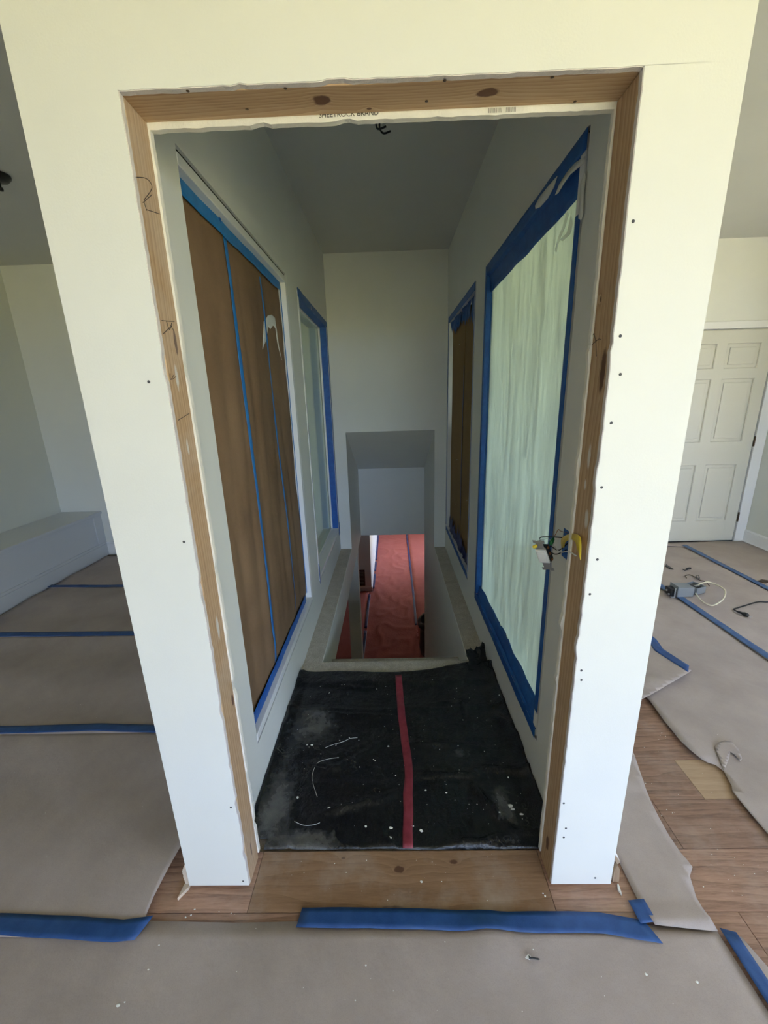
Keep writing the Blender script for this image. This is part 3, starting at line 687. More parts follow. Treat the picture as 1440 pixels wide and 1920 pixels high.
def blk(u, v):
    e = max(0, (abs(u)-.485)/.06)
    h = .006+.007*max(0, nz(u*3, v*3, 7)+.2)
    h += .006*math.exp(-((v-.36+.05*u)/.018)**2)*(.5+.5*nz(u*5, 1, 2)) + .006*math.exp(-((v-.78-.03*nz(u*4, 2, 2))/.012)**2) + .006*math.exp(-((u-.3-.2*(v-.3))/.012)**2)*(1 if .15 < v < .45 else 0)
    h += .005*math.exp(-((v-.13)/.012)**2) + .005*abs(nz(u*8, v*8, 3))
    for (x0_, y0_, x1_, y1_, a_, w_) in CREASE:
        dx, dy = x1_-x0_, y1_-y0_; t = ((u-x0_)*dx+(v-y0_)*dy)/(dx*dx+dy*dy); t_ = min(1, max(0, t))
        wob = .012*nz(t_*5, x0_*9, 1); d = ((u-x0_)*dy-(v-y0_)*dx)/math.hypot(dx, dy)+wob
        if abs(t-.5) < .62 and abs(d) < .05: h += 1.5*a_*math.exp(-(d/w_)**2)*max(0, 1-max(0, abs(t-.5)-.35)/.27)
    q = min(1, max(0, (v-.93)/.06)); h += .011*q*q*(3-2*q)
    return h + (.04 if u > 0 else .022)*min(1, e)**2
top = [(.548, 1.10), (.52, 1.13), (.475, 1.148), (.40, 1.135), (.30, 1.11), (.20, 1.082), (.10, 1.066), (.0, 1.058), (-.12, 1.056), (-.22, 1.07), (-.36, 1.076), (-.46, 1.074), (-.53, 1.078), (-.548, 1.06)]
sheet('black_film', [(-.475, .114), (.50, .114), (.548, .14)] + top + [(-.548, .16), (-.53, .15), (-.47, .15)], 'z', -.008, MAT['blackfilm'], bs, (.011, .011), blk)
ribbon('red_stripe', [fz(*q) for q in ((747, 1269), (750, 1310), (753, 1342), (758, 1380), (762, 1407), (766, 1440), (767, 1458), (765, 1490), (766, 1523), (764, 1560), (765, 1592))], .036, 'z', -.0055, MAT['redtape'], bs, blk, jag=.12, step=.02)
# crumpled flap standing at the right back corner
V, Fc = [], []; na, nb = 14, 10
for i in range(na):
    for j in range(nb):
        a = i/(na-1); b = j/(nb-1)
        x = .425+.12*a + .02*nz(a*4, b*4, 1); y = 1.19 - .10*b + .05*a + .025*nz(a*5, b*5, 4)
        z = .004 + (.075*(1-b)*(.55+.6*abs(a-.45)) )*(1+.4*nz(a*6, b*3, 2)) + .012*abs(nz(a*9, b*9, 3))
        V.append((min(x, .546), y, z))
for i in range(na-1):
    for j in range(nb-1): Fc.append([i*nb+j, (i+1)*nb+j, (i+1)*nb+j+1, i*nb+j+1])
o = mesh('torn_flap', V, Fc, MAT['blackfilm'], bs, True); o.modifiers.new('thickness', 'SOLIDIFY').thickness = .0008
V, Fc = [], []
for i in range(10):
    for j in range(8):
        a = i/9; b = j/7
        V.append((.546-.02*b-.02*abs(nz(a*5, b*4, 8)), .98+.14*a, .004+.075*(1-b)*(1-.75*abs(a-.55)*1.6)+.008*nz(a*7, b*7, 5)))
for i in range(9):
    for j in range(7): Fc.append([i*8+j, (i+1)*8+j, (i+1)*8+j+1, i*8+j+1])
o = mesh('torn_flap', V, Fc, MAT['blackfilm'], bs, True); o.modifiers.new('thickness', 'SOLIDIFY').thickness = .0008
# drips of white paint
def discs(name, lst, mat, parent, flat=.25, kind='stuff'):
    V, Fc = [], []
    for (x, y, z, r) in lst:
        b = len(V); k = 7; ph = random.random()*6; q = .6+.4*random.random()
        for i in range(k):
            t = 2*math.pi*i/k; rr = r*(.75+.5*random.random())
            V.append((x+rr*math.cos(t+ph), y+rr*q*math.sin(t+ph), z))
        V.append((x, y, z+r*flat))
        Fc += [[b+i, b+(i+1) % k, b+k] for i in range(k)]
    o = mesh(name, V, Fc, mat, parent, True, recalc=False); tag(o, kind=kind); return o
L = []
for (a, b, r) in [(585, 1398, .006), (576, 1398, .004), (728, 1399, .005), (703, 1426, .004), (759, 1436, .004), (558, 1496, .006), (617, 1518, .007), (742, 1454, .003), (733, 1553, .007), (732, 1574, .006), (772, 1549, .008), (763, 1574, .004), (686, 1551, .005), (798, 1482, .004), (837, 1487, .004), (936, 1531, .004), (953, 1459, .004), (978, 1528, .007), (957, 1512, .010), (961, 1518, .008), (936, 1314, .006), (618, 1299, .003), (790, 1557, .006), (655, 1383, .003), (637, 1388, .003), (630, 1397, .003), (634, 1420, .003), (868, 1351, .003), (856, 1292, .003)]:
    x, y = fz(a, b); L.append((x, y, blk(x, y)-.007, r))
for k in range(110):
    x, y = random.uniform(-.5, .5), random.uniform(.15, 1.0); L.append((x, y, blk(x, y)-.007, random.choice((.001, .0013, .0018, .0025))))
discs('paint_drips', L, MAT['white'], bs)
# wandering strings of drips
for pts in ([(670, 1383), (655, 1385), (645, 1390), (625, 1396), (610, 1402)], [(635, 1420), (612, 1424), (595, 1432), (588, 1445), (585, 1460), (590, 1480), (595, 1495)], [(552, 1543), (570, 1549), (588, 1548), (600, 1544)]):
    q = [Vector((*fz(a, b), 0)) for a, b in pts]
    for p in q: p.z = blk(p.x, p.y)-.0065
    tube('paint_dribble', q, .0007, MAT['white'], bs, 5, 4)
# crumbs of plaster on paper and planks
L = []
for (a, b, r) in [(790, 1653, .004), (1022, 1680, .003), (1018, 1675, .003), (221, 1885, .006), (234, 1879, .003), (278, 1818, .003), (298, 1772, .003), (686, 1810, .003), (365, 1705, .003), (358, 1716, .003), (348, 1720, .003), (1212, 1827, .004), (1307, 1841, .004), (1395, 1195, .006), (1000, 1780, .002)]:
    x, y = fz(a, b, .006); L.append((x, y, .006, r))
for k in range(220):
    if k < 90: x, y = random.uniform(-.6, .95), random.uniform(-.28, .10); z = .0005 if y > -.085 else front_fn(x, y)
    elif k < 150: x, y = random.uniform(.95, 1.28), random.uniform(-.1, .7); z = .0005
    elif k < 190: x, y = random.uniform(-2.4, -.8), random.uniform(-.1, 1.6); z = left_fn(x, y)+.001
    else: x, y = random.uniform(1.4, 3.2), random.uniform(.4, 2.8); z = .014
    if abs(x) < .7 and abs(x) > .48 and y > -.01: continue
    L.append((x, y, z, random.choice((.0008, .001, .0014, .002))))
o = discs('plaster_crumbs', L, MAT['white'], None, .5); tag(o, 'white crumbs of plaster scattered over floor paper and planks', 'debris', kind='stuff')

# ------------------------------------------------------------------ masking on the inner windows
# left near window: brown paper in three panels
XK = IL-.047
kc = thing('window_paper', (XK, .95, .25), 'brown kraft paper with two blue seam tapes masking the left near window', 'masking paper')
def kf(u, v):
    e = min(1, (v-.25)/.15, (2.14-v)/.2); e = max(0, e)
    return e*(.006*nz(u*5, v*.9, 1) + .010*abs(nz(u*8+v*1.0, v*.9, 5)) + .024*abs(nz(u*6.5-v*.5, v*.6, 9))*max(.15, 1.1-(v-.2)/1.8)) - .004
y0k, y1k = WY[0][0]+.004, WY[0][1]-.045
s1y, s2y = .765, 1.19
def kpanel(a, b, w): sheet('paper_panel', [(a, .262), (b, .262), (b, 2.135), (a, 2.135)], 'x', XK+w, MAT['kraft'], kc, (.013, .04), kf)
kpanel(y0k, s1y+.01, .014); kpanel(s1y-.01, s2y+.01, .0155); kpanel(s2y-.01, y1k, .014)
kfo = lambda u, v: kf(u, v)
ribbon('seam_tape', [(s1y-.01, 2.12), (s1y, 1.6), (s1y+.005, 1.0), (s1y-.01, .5), (s1y+.01, .30)], .030, 'x', XK+.0185, MAT['tapel'], kc, kfo, jag=.1)
ribbon('seam_tape', [(s2y-.03, 2.08), (s2y, 1.6), (s2y, 1.0), (s2y+.01, .35)], .016, 'x', XK+.0185, MAT['tapel'], kc, kfo, jag=.2)
ribbon('edge_tape', [(y0k, 2.128), (y1k, 2.128)], .052, 'x', XK+.020, MAT['tapel'], kc, lambda u, v: .003*nz(u*8, v*8, 2), jag=.12)
ribbon('edge_tape', [(y0k, .282), (.9, .275), (y1k-.05, .272)], .055, 'x', XK+.024, MAT['tape'], kc, lambda u, v: .004*nz(u*8, v*8, 2), jag=.15)
ribbon('edge_tape', [(y1k-.006, 2.13), (y1k-.002, 1.2), (y1k-.004, .29)], .022, 'x', XK+.021, MAT['tapel'], kc, None, jag=.2)
# loop of smeared paint on the third panel
def splash(parent, x, px, mat, fn, off, th=.0012):
    poly = [fx(a, b, x) for a, b in px]
    return sheet('paint_smear', poly, 'x', off, mat, parent, (.02, .02), fn, th)
splash(kc, XK+.02, [(495, 655), (497, 625), (497, 603), (503, 592), (510, 590), (517, 596), (521, 620), (525, 650), (530, 675), (521, 640), (518, 616), (513, 610), (508, 617), (504, 612), (501, 640)], MAT['white'], kf, XK+.0165)
splash(kc, XK+.02, [(408, 398), (412, 404), (411, 418), (407, 410)], MAT['tape'], None, XK+.026)
# left far window: bare glass, tape along the top and far side only
wm = thing('window_tape', (IL-.02, 2.4, 1.2), 'dark blue masking tape edging the clear glass window on the left', 'masking tape')
a2, b2 = WY[1]
ribbon('edge_tape', [(a2+.01, 2.172), (b2-.01, 2.172)], .05, 'x', IL+.003, MAT['tape'], wm, lambda u, v: .002*nz(u*9, v*9, 2), jag=.1)
ribbon('edge_tape', [(b2-.022, 2.17), (b2-.022, .26)], .036, 'x', IL+.003, MAT['tape'], wm, lambda u, v: .002*nz(u*9, v*5, 2), jag=.1)
box('return_tape', (IL-.058, b2-.0445, .26), (IL-.0005, b2-.0436, 2.15), MAT['tape'], wm)
box('return_tape', (IL-.058, a2+.05, 2.1495), (IL-.0005, b2-.05, 2.1510), MAT['tape'], wm)
prism('tape_tail', [[(a2+.008, .36), (a2+.03, .33), (a2+.026, .24), (a2+.012, .20)]], 'x', IL+.002, IL+.004, MAT['tape'], wm)
prism('tape_tail', [[(b2-.04, .30), (b2+.02, .31), (b2+.035, .18), (b2+.01, .205), (b2-.01, .175), (b2-.03, .20), (b2-.05, .18)]], 'x', IL+.003, IL+.005, MAT['tape'], wm)
# right near window: clear film
XF = IR+.040
fc = thing('window_film', (XF, .95, .25), 'clear plastic film taped with blue over the right near window', 'plastic film')
def ff(u, v): return -.012*abs(nz(u*6+v*.25, v*.55, 1)) - .010*max(0, nz(u*13+v*.8, v*.5, 5)) - .012*max(0, nz(u*9-v*1.2, v*.8, 3))*max(0, 1-(v-.2)/1.1)
sheet('film_sheet', [(WY[0][0]+.03, .27), (WY[0][1]-.045, .27), (WY[0][1]-.045, 2.13), (WY[0][0]+.03, 2.13)], 'x', XF-.004, MAT['film'], fc, (.014, .05), ff, thick=0)
ribbon('edge_tape', [(WY[0][0]+.003, 2.168), (WY[0][1]-.01, 2.168)], .050, 'x', IR-.004, MAT['tape'], fc, lambda u, v: -.002*abs(nz(u*9, v*9, 2)), jag=.08)
ribbon('edge_tape', [(WY[0][0]+.02, 2.112), (WY[0][1]-.04, 2.105)], .095, 'x', XF-.020, MAT['tape'], fc, lambda u, v: -.012*(v-2.1)/.05*(1 if v > 2.1 else 0)-.004*nz(u*7, v*12, 2), jag=.10)
ribbon('edge_tape', [(WY[0][0]+.024, 2.0), (WY[0][0]+.024, 1.2), (WY[0][0]+.024, .33)], .034, 'x', IR-.0035, MAT['tape'], fc, None, jag=.06)
ribbon('edge_tape', [(WY[0][1]-.024, 2.19), (WY[0][1]-.024, 1.2), (WY[0][1]-.024, .25)], .036, 'x', IR-.0035, MAT['tape'], fc, None, jag=.08)
V = [(IR-.003, WY[0][1]-.043, z) for z in (.26, 1.0, 1.6, 2.15)] + [(XF+.004, WY[0][1]-.046, z) for z in (.26, 1.0, 1.6, 2.15)]
mesh('return_tape', V, [[i, i+1, i+5, i+4] for i in range(3)], MAT['tape'], fc)
ribbon('edge_tape', [(WY[0][1]-.10, 2.09), (WY[0][1]-.095, 1.5), (WY[0][1]-.085, .72)], .016, 'x', XF-.026, MAT['tapel'], fc, None, jag=.3)
ribbon('edge_tape', [(WY[0][0]+.01, .235), (.9, .235), (WY[0][1]-.01, .235)], .045, 'x', IR-.005, MAT['tape'], fc, lambda u, v: -.004*abs(nz(u*9, v*9, 4)), jag=.10)
ribbon('edge_tape', [(WY[0][0]+.03, .285), (.9, .290), (WY[0][1]-.04, .28)], .075, 'x', XF-.026, MAT['tape'], fc, lambda u, v: .014*(v-.28)/.05-.006*nz(u*7, v*9, 4), jag=.18)
splash(fc, IR-.007, [(1043, 333), (1046, 330), (1040, 350), (1028, 372), (1014, 388), (1005, 392), (1004, 386), (1012, 370), (1028, 350)], MAT['hall'], None, IR-.0085)
splash(fc, XF-.045, [(1098, 293), (1097, 305), (1085, 315), (1070, 328), (1058, 345), (1048, 362), (1042, 366), (1050, 345), (1065, 322), (1080, 305)], MAT['hall'], None, XF-.047)
splash(fc, IR-.007, [(1096, 322), (1098, 332), (1094, 360), (1093, 400), (1089, 413), (1084, 410), (1086, 380), (1088, 345)], MAT['hall'], None, IR-.0065)
for pp in ([(1066, 394), (1070, 402), (1062, 428), (1054, 446), (1046, 474), (1043, 470), (1048, 448), (1058, 425)], [(1074, 402), (1078, 420), (1072, 440), (1058, 452), (1052, 450), (1066, 436), (1070, 418)]):
    splash(fc, XF-.024, pp, MAT['smear'], None, XF-.029, 0)
bt0, bt1 = WY[0][0]+.012, WY[0][1]-.044
mesh('return_tape', [(IR-.004, bt0, .2545), (XF-.024, bt0, .262), (XF-.024, bt1, .262), (IR-.004, bt1, .2545)], [[0, 1, 2, 3]], MAT['tape'], fc)
mesh('return_tape', [(IR-.004, bt0, 2.1475), (XF-.018, bt0, 2.13), (XF-.018, bt1, 2.13), (IR-.004, bt1, 2.1475)], [[0, 1, 2, 3]], MAT['tape'], fc)
# right far window: tan paper, torn tape
XK2 = IR+.036
kc2 = thing('window_paper', (XK2, 2.4, .25), 'tan kraft paper with shredded blue tape masking the right far window', 'masking paper')
def kf2(u, v): return -.006*nz(u*6, v*.8, 3) - .012*max(0, nz(u*9, v*1.5, 6))*max(0, 1-(v-.2)/.6)
m_ = (a2+b2)/2-.05
sheet('paper_panel', [(a2+.03, .26), (m_+.01, .26), (m_+.01, 2.13), (a2+.03, 2.13)], 'x', XK2, MAT['kraft2'], kc2, (.03, .06), kf2)
sheet('paper_panel', [(m_-.01, .26), (b2-.05, .26), (b2-.04, 1.0), (b2-.07, 1.5), (b2-.06, 2.13), (m_-.01, 2.13)], 'x', XK2-.002, MAT['kraft2'], kc2, (.03, .06), kf2)
ribbon('seam_tape', [(m_, 1.75), (m_, .5)], .014, 'x', XK2-.006, MAT['tape'], kc2, kf2, jag=.3)
ribbon('edge_tape', [(a2+.01, 2.172), (b2-.01, 2.172)], .05, 'x', IR-.003, MAT['tape'], kc2, None, jag=.1)
ribbon('edge_tape', [(b2-.020, 2.17), (b2-.020, .27)], .030, 'x', IR-.003, MAT['tape'], kc2, None, jag=.1)
ribbon('edge_tape', [(a2+.016, 2.17), (a2+.016, .27)], .012, 'x', IR-.003, MAT['tape'], kc2, None, jag=.3)
ribbon('edge_tape', [(a2+.02, .235), (b2-.02, .235)], .045, 'x', IR-.004, MAT['tape'], kc2, lambda u, v: -.004*abs(nz(u*9, v*9, 4)), jag=.15)
for k in range(16):
    u = a2+.02+k*.07+random.uniform(-.02, .02); w = random.uniform(.09, .2); d = random.uniform(.04, .10) + max(0, .16-k*.022)*random.uniform(.6, 1.2)
    w = min(w, b2-.05-u)
    sheet('tape_shred', [(u, 2.15), (u+w, 2.15), (u+w*.95, 2.13-d*.5), (u+w*.7, 2.12-d*.75), (u+w*.62, 2.13-d*.45), (u+w*.4, 2.11-d), (u+w*.3, 2.12-d*.6), (u+w*.1, 2.11-d*.85)], 'x', XK2-.012-.002*(k % 4), MAT['tape'], kc2, (.02, .02), lambda uu, vv: -.014*nz(uu*9, vv*9, k))
for k in range(9):
    u = a2+.05+k*.12; d = random.uniform(.10, .24); w = min(random.uniform(.14, .24), b2-.05-u)
    sheet('tape_shred', [(u, .25), (u+w, .25), (u+w*.85, .25+d*.45), (u+w*.6, .25+d), (u+w*.45, .25+d*.5), (u+w*.2, .25+d*.7)], 'x', XK2-.014-.002*(k % 4), MAT['taped'], kc2, (.02, .02), lambda uu, vv: -.016*nz(uu*7, vv*7, k))
for (a, b, r) in [(857, 862, .004), (875, 938, .006), (855, 945, .004), (861, 646, .003), (881, 842, .003)]:
    yy, zz = fx(a, b, XK2-.01)
    lathe('paint_speck', [(r*.4, 0), (r, .0005), (r*.6, .003)], (XK2-.008+kf2(yy, zz), yy, zz), MAT['white'], kc2, (-1, 0, 0), 8)

# ------------------------------------------------------------------ hanging light switch
box('switch_box', (IR+.001, .2455, BZ0+.0005), (IR+.07, .2995, BZ1-.0005), MAT['tape'], wr)
sw = thing('light_switch', (.50, .27, 1.06), 'loose white light switch dangling on wires from the right wall', 'light switch')
from mathutils import Euler
_zz = (P(1008, 1012, 1, .225)-P(1029, 1070, 1, .235)).normalized(); _ny = Vector((-.72, -.66, -.1)); _ny = (_ny - _zz*_ny.dot(_zz)).normalized()
_yy = -_ny; _xx = _yy.cross(_zz)
SWM = Matrix.Translation(P(1019, 1041, 1, .23)) @ Matrix((_xx, _yy, _zz)).transposed().to_4x4()
def swpart(name, lst, mat, bevel=.0012, par=None):
    o = boxes(name, lst, mat, None, bevel); o.data.transform(SWM)
    o.parent = par or sw; o.matrix_parent_inverse = Matrix.Translation(o.parent.location).inverted(); return o
# local frame: x width, y out of the wall (front is -y), z along the strap
yk = swpart('mounting_yoke', [((-.012, -.002, -.054), (.012, .000, .054)), ((-.016, -.002, -.028), (.016, .0, -.024)), ((-.016, -.002, .024), (.016, .0, .028))], MAT['metal'])
swpart('mounting_ear', [((-.019, -.0022, .045), (-.008, -.0002, .056)), ((.008, -.0022, .045), (.019, -.0002, .056)), ((-.010, -.0022, .045), (.010, -.0002, .050))], MAT['metal'], par=yk)
swpart('mounting_ear', [((-.019, -.0022, -.056), (-.008, -.0002, -.045)), ((.008, -.0022, -.056), (.019, -.0002, -.045)), ((-.010, -.0022, -.050), (.010, -.0002, -.045))], MAT['metal'], par=yk)
rf_ = swpart('rocker_frame', [((-.017, -.008, -.024), (.017, -.002, .024))], MAT['white'])
swpart('rocker', [((-.012, -.012, -.019), (.012, -.008, .019))], MAT['white'], par=rf_)
sb_ = swpart('switch_body', [((-.015, .000, -.027), (.015, .022, .027))], MAT['black'])
for z in (-.022, .0, .022): swpart('terminal_screw', [((.015, .007, z-.004), (.018, .015, z+.004))], MAT['copper'], par=sb_)
def SWP(x, y, z): return SWM @ Vector((x, y, z))
bxp = Vector((IR+.02, .272, 1.065))
tube('wire', [SWP(.0, .02, -.02), SWP(.0, .04, -.02), (.522, .262, 1.035), bxp-Vector((0, 0, .01))], .0016, MAT['wire'], sw)
tube('wire', [SWP(.01, .02, .0), SWP(.01, .035, .01), (.525, .258, 1.05), bxp+Vector((0, 0, .02))], .0016, MAT['wire'], sw)
tube('wire', [SWP(0, .02, .02), SWP(-.01, .03, .045), P(1055, 1008, 0, .528), P(1063, 1012, 0, IR+.01)], .0016, MAT['wire'], sw)
tube('bare_wire', [P(1040, 1005, 1, .24), P(1047, 993, 1, .25), P(1052, 996, 1, .255), bxp+Vector((0, 0, .03))], .0009, MAT['copper'], sw)
tube('bare_wire', [SWP(-.015, 0, .05), P(1025, 1010, 1, .235), P(1032, 1013, 1, .24)], .0008, MAT['metal'], sw)
lathe('wire_nut', [(.003, 0), (.006, .002), (.0065, .012), (.005, .022), (.002, .026)], P(1031, 1022, 1, .24), MAT['green'], sw, (P(1039, 1007, 1, .25)-P(1031, 1022, 1, .24)).normalized(), 12)
lathe('yellow_cap', [(.003, 0), (.0055, .002), (.0055, .011), (.003, .014)], P(1007, 1023, 1, .225), MAT['yellow'], sw, (P(1000, 1026, 1, .225)-P(1007, 1023, 1, .225)).normalized(), 12)
tube('wire', [P(1040, 1025, 1, .25), P(1050, 1035, 1, .2), P(1066, 1034, 0, .484), P(1080, 1042, 0, .480)], .0018, MAT['clear'], sw)
top_ = [(1053, 1027), (1052, 1012), (1060, 1004), (1074, 1000), (1087, 1005), (1090, 1022), (1089, 1050)]
bot_ = [(1058, 1027), (1060, 1018), (1066, 1013), (1073, 1012), (1079, 1017), (1082, 1028), (1088, 1050)]
dep = [.535, .522, .505, .484, .478, .474, .470]
ta = smoothpath([P(a, b, 0, y) for (a, b), y in zip(top_, dep)], 4); tb = smoothpath([P(a, b, 0, y-.003) for (a, b), y in zip(bot_, dep)], 4)
V = [p for ab in zip(ta, tb) for p in ab]
o = tag(mesh('yellow_tag', V, [[2*i, 2*i+1, 2*i+3, 2*i+2] for i in range(len(ta)-1)], MAT['yellow'], sw, True), 'curled yellow tape tag over the jamb'); o.modifiers.new('thickness', 'SOLIDIFY').thickness = .0006

# wires from the ceiling of the hall
cw = thing('ceiling_wire', P(712, 225, 2, CEIL), 'two black wires poking out of the hall ceiling', 'wire')
cz = P(710, 221, 2, CEIL)
lathe('ceiling_hole', [(.03, 0), (.05, .001), (.052, .003), (.03, .004)], (cz.x, cz.y, CEIL), MAT['ceil'], cw, (0, 0, -1))
yw = cz.y
tube('wire', [Vector((cz.x-.004, yw, CEIL)), P(705, 232, 1, yw-.02), P(709, 242, 1, yw-.04), P(724, 237, 1, yw-.04)], .004, MAT['wire'], cw)
tube('wire', [Vector((cz.x+.006, yw, CEIL)), P(712, 240, 1, yw-.02), P(719, 250, 1, yw-.04), P(732, 246, 1, yw-.03)], .004, MAT['wire'], cw)

# ------------------------------------------------------------------ bench on the left
bench = thing('window_bench', (-3.24, 1.3, 0), 'long grey white built-in bench along the left wall', 'bench')
BX = -3.04; BY0, BY1 = -1.2, YF
box('seat_top', (LW+.001, BY0, .452), (BX+.018, BY1-.001, .478), MAT['bench'], bench, .004)
box('front_panel', (LW+.01, BY0, .0), (BX-.012, BY1-.001, .452), MAT['bench'], bench)
boxes('front_frame', [((BX-.012, BY0, .43), (BX, BY1-.001, .452)), ((BX-.012, BY1-.11, .14), (BX, BY1-.001, .43)), ((BX-.012, BY0, .14), (BX, BY0+.11, .43))], MAT['bench'], bench, .002)
boxes('base_trim', [((BX-.012, BY0, 0), (BX+.008, BY1-.001, .125)), ((BX-.012, BY0, .125), (BX+.003, BY1-.001, .148))], MAT['bench'], bench, .003)
# small dark fixture at the edge of view on the left ceiling
p = P(-6, 327, 2, CEIL)
fxs = thing('ceiling_fixture', (p.x, p.y, CEIL), 'small black fixture on the ceiling of the left room', 'fixture')
lathe('canopy', [(.06, 0), (.06, .012), (.045, .03), (.012, .036)], (p.x, p.y, CEIL), MAT['black'], fxs, (0, 0, -1))
lathe('stem', [(.008, .034), (.008, .06), (.014, .062), (.014, .075)], (p.x, p.y, CEIL), MAT['black'], fxs, (0, 0, -1))

# ------------------------------------------------------------------ door on the right
DX0, DX1, DZ1 = 2.575, 3.488, 2.026; DY = YF-.04
door = struct(box('door_1', (DX0, DY+.014, .014), (DX1, YF-.002, DZ1), MAT['door']))
pz = [(1.42, 1.66+.0), ]
def dz(py): return fy(1390, py, DY)[1]
rows = [(dz(970), dz(866)), (dz(826), dz(712)), (dz(688), dz(645))]
rows = [(.235, .80), (1.03, 1.60), (1.70, 1.905)]
cols = [(DX0+.115, DX0+.405), (DX1-.405, DX1-.115)]
wall_grid('door_face', 'y', DY, DY+.0145, DX0, DX1, .014, DZ1, [(a, b, c, d) for a, b in cols for c, d in rows], MAT['door'], door).modifiers.new('bevel', 'BEVEL').width = .006
for a, b in cols:
    for c, d in rows: box('door_panel', (a+.028, DY+.004, c+.028), (b-.028, DY+.0142, d-.028), MAT['door'], door, .005)
for z in (1.785, 1.02, .265):
    lathe('hinge', [(.0075, -.045), (.0075, .045), (.004, .05)], (DX1+.006, DY-.004, z), MAT['rust'], door, sides=10)
lathe('door_knob', [(.03, 0), (.03, .006), (.011, .012), (.011, .03), (.026, .04), (.028, .055), (.018, .066), (.004, .068)], (DX0+.06, DY, .95), MAT['metal'], door, (0, -1, 0))
box('door_gap_shade', (DX0, DY-.002, .0005), (DX1, DY+.014, .0135), MAT['dark'], door)  # no real part: black strip painting the shade in the gap under the door
struct(boxes('trim_4', [((DX1+.012, DY-.006, 0), (RW-.002, YF-.001, DZ1+.07)), ((DX0-.09, DY-.006, 0), (DX0-.008, YF-.001, DZ1+.07)), ((DX0-.008, DY-.006, DZ1+.008), (DX1+.012, YF-.001, DZ1+.07))], MAT['trim'], bevel=.004))

# ------------------------------------------------------------------ loose electrical things on the right floor
bz = .016
gb = thing('switch_housing', (2.24, 1.93, bz), 'grey plastic electrical box lying on blue tape', 'electrical box')
a_ = fz(1270, 1120, bz); rot = Matrix.Translation((a_[0], a_[1], bz)) @ Matrix.Rotation(.02, 4, 'Z')
def tp_box(name, lst, mat, par, M, bev=.002):
    o = boxes(name, lst, mat, None, bev); o.data.transform(M); o.parent = par; o.matrix_parent_inverse = Matrix.Translation(par.location).inverted(); return o
tp_box('housing', [((0, 0, 0), (.12, .09, .075))], MAT['boxgrey'], gb, rot, .004)
tp_box('back_plate', [((-.004, .0, .0), (.0, .09, .085))], MAT['boxgrey'], gb, rot)
tb_ = tp_box('terminal_block', [((-.045, .01, .005), (-.004, .08, .06))], MAT['black'], gb, rot)
for q in (((-.055, .02, .012), (-.045, .03, .022)), ((-.055, .05, .03), (-.045, .06, .04))): tp_box('terminal', [q], MAT['metal'], tb_, rot, .001)
tp_box('strap', [((-.03, -.004, .0), (-.02, .0, .075)), ((-.05, -.006, -.0), (-.02, .0, .008))], MAT['metal'], gb, rot, .001)
g2 = thing('wall_box', (2.42, 1.97, bz), 'dark grey electrical box inside a loop of ivory cable', 'electrical box')
a_ = fz(1305, 1116, bz); rot = Matrix.Translation((a_[0], a_[1], bz)) @ Matrix.Rotation(.35, 4, 'Z')
tp_box('box_shell', [((0, 0, 0), (.10, .006, .055)), ((0, .094, 0), (.10, .10, .055)), ((0, 0, 0), (.006, .10, .055)), ((.094, 0, 0), (.10, .10, .055)), ((0, 0, 0), (.10, .10, .006))], MAT['boxgrey'], g2, rot)
tp_box('inner_device', [((.02, .02, .006), (.08, .08, .05))], MAT['black'], g2, rot)
for q in (((.10, .03, .04), (.135, .05, .043)), ((.03, .03, .05), (.07, .045, .056)), ((-.02, .04, .04), (0, .06, .043))): tp_box('mounting_tab', [q], MAT['metal'], g2, rot, .001)
lp_ = [(1304, 1113), (1312, 1124), (1322, 1132), (1335, 1136), (1347, 1131), (1357, 1122), (1360, 1110), (1354, 1103), (1343, 1097), (1327, 1092), (1312, 1096), (1302, 1103), (1293, 1113)]
cab = thing('loose_cable', (2.45, 1.95, bz), 'ivory cable curled in a loop around a dark grey box', 'cable')
hts = [.03, .008, .004, .004, .02, .045, .055, .05, .045, .05, .05, .03, .01]
tube('cable', [Vector((*fz(a, b, bz+h), bz+h+.004)) for (a, b), h in zip(lp_, hts)], .005, MAT['ivory'], cab)
tw = thing('wire_offcut', (2.55, 2.15, bz), 'bent brown wire offcut beyond the cable loop', 'wire')
tube('wire', [Vector((*fz(a, b, bz), bz+.006)) for a, b in [(1287, 1085), (1285, 1081), (1293, 1079), (1304, 1084), (1312, 1089), (1322, 1092), (1330, 1100)]], .0035, MAT['rust'], tw)
tube('wire_twist', [Vector((*fz(a, b, bz), bz+.008)) for a, b in [(1307, 1088), (1305, 1082), (1309, 1081), (1311, 1086), (1306, 1087)]], .003, MAT['wire'], tw)
pc = thing('power_cord', (2.45, 1.6, bz), 'black power cord ending in a plug on the floor paper', 'power cord')
tube('cord', [Vector((*fz(a, b, bz), bz+.006)) for a, b in [(1470, 1131), (1440, 1130), (1420, 1130), (1396, 1137), (1380, 1142), (1376, 1144), (1382, 1148), (1391, 1152)]], .005, MAT['wire'], pc)
pa, pb = Vector((*fz(1391, 1152, bz), bz+.011)), Vector((*fz(1402, 1157, bz), bz+.011)); ax = (pb-pa).normalized(); Lp = (pb-pa).length
plg = lathe('plug_body', [(.005, -.02), (.007, 0), (.014, .012), (.014, Lp*.8), (.011, Lp)], pa, MAT['black'], pc, ax, 12)
sd_ = Vector((-ax.y, ax.x, 0))
for k in (-1, 1): tube('plug_prong', [pb+sd_*.006*k, pb+sd_*.006*k+ax*.022], .002, MAT['metal'], plg, 6, 0)
sc1 = thing('paper_scrap', (*fz(1253, 1064, bz), bz), 'dark triangular scrap on the floor beside the right wall edge', 'scrap')
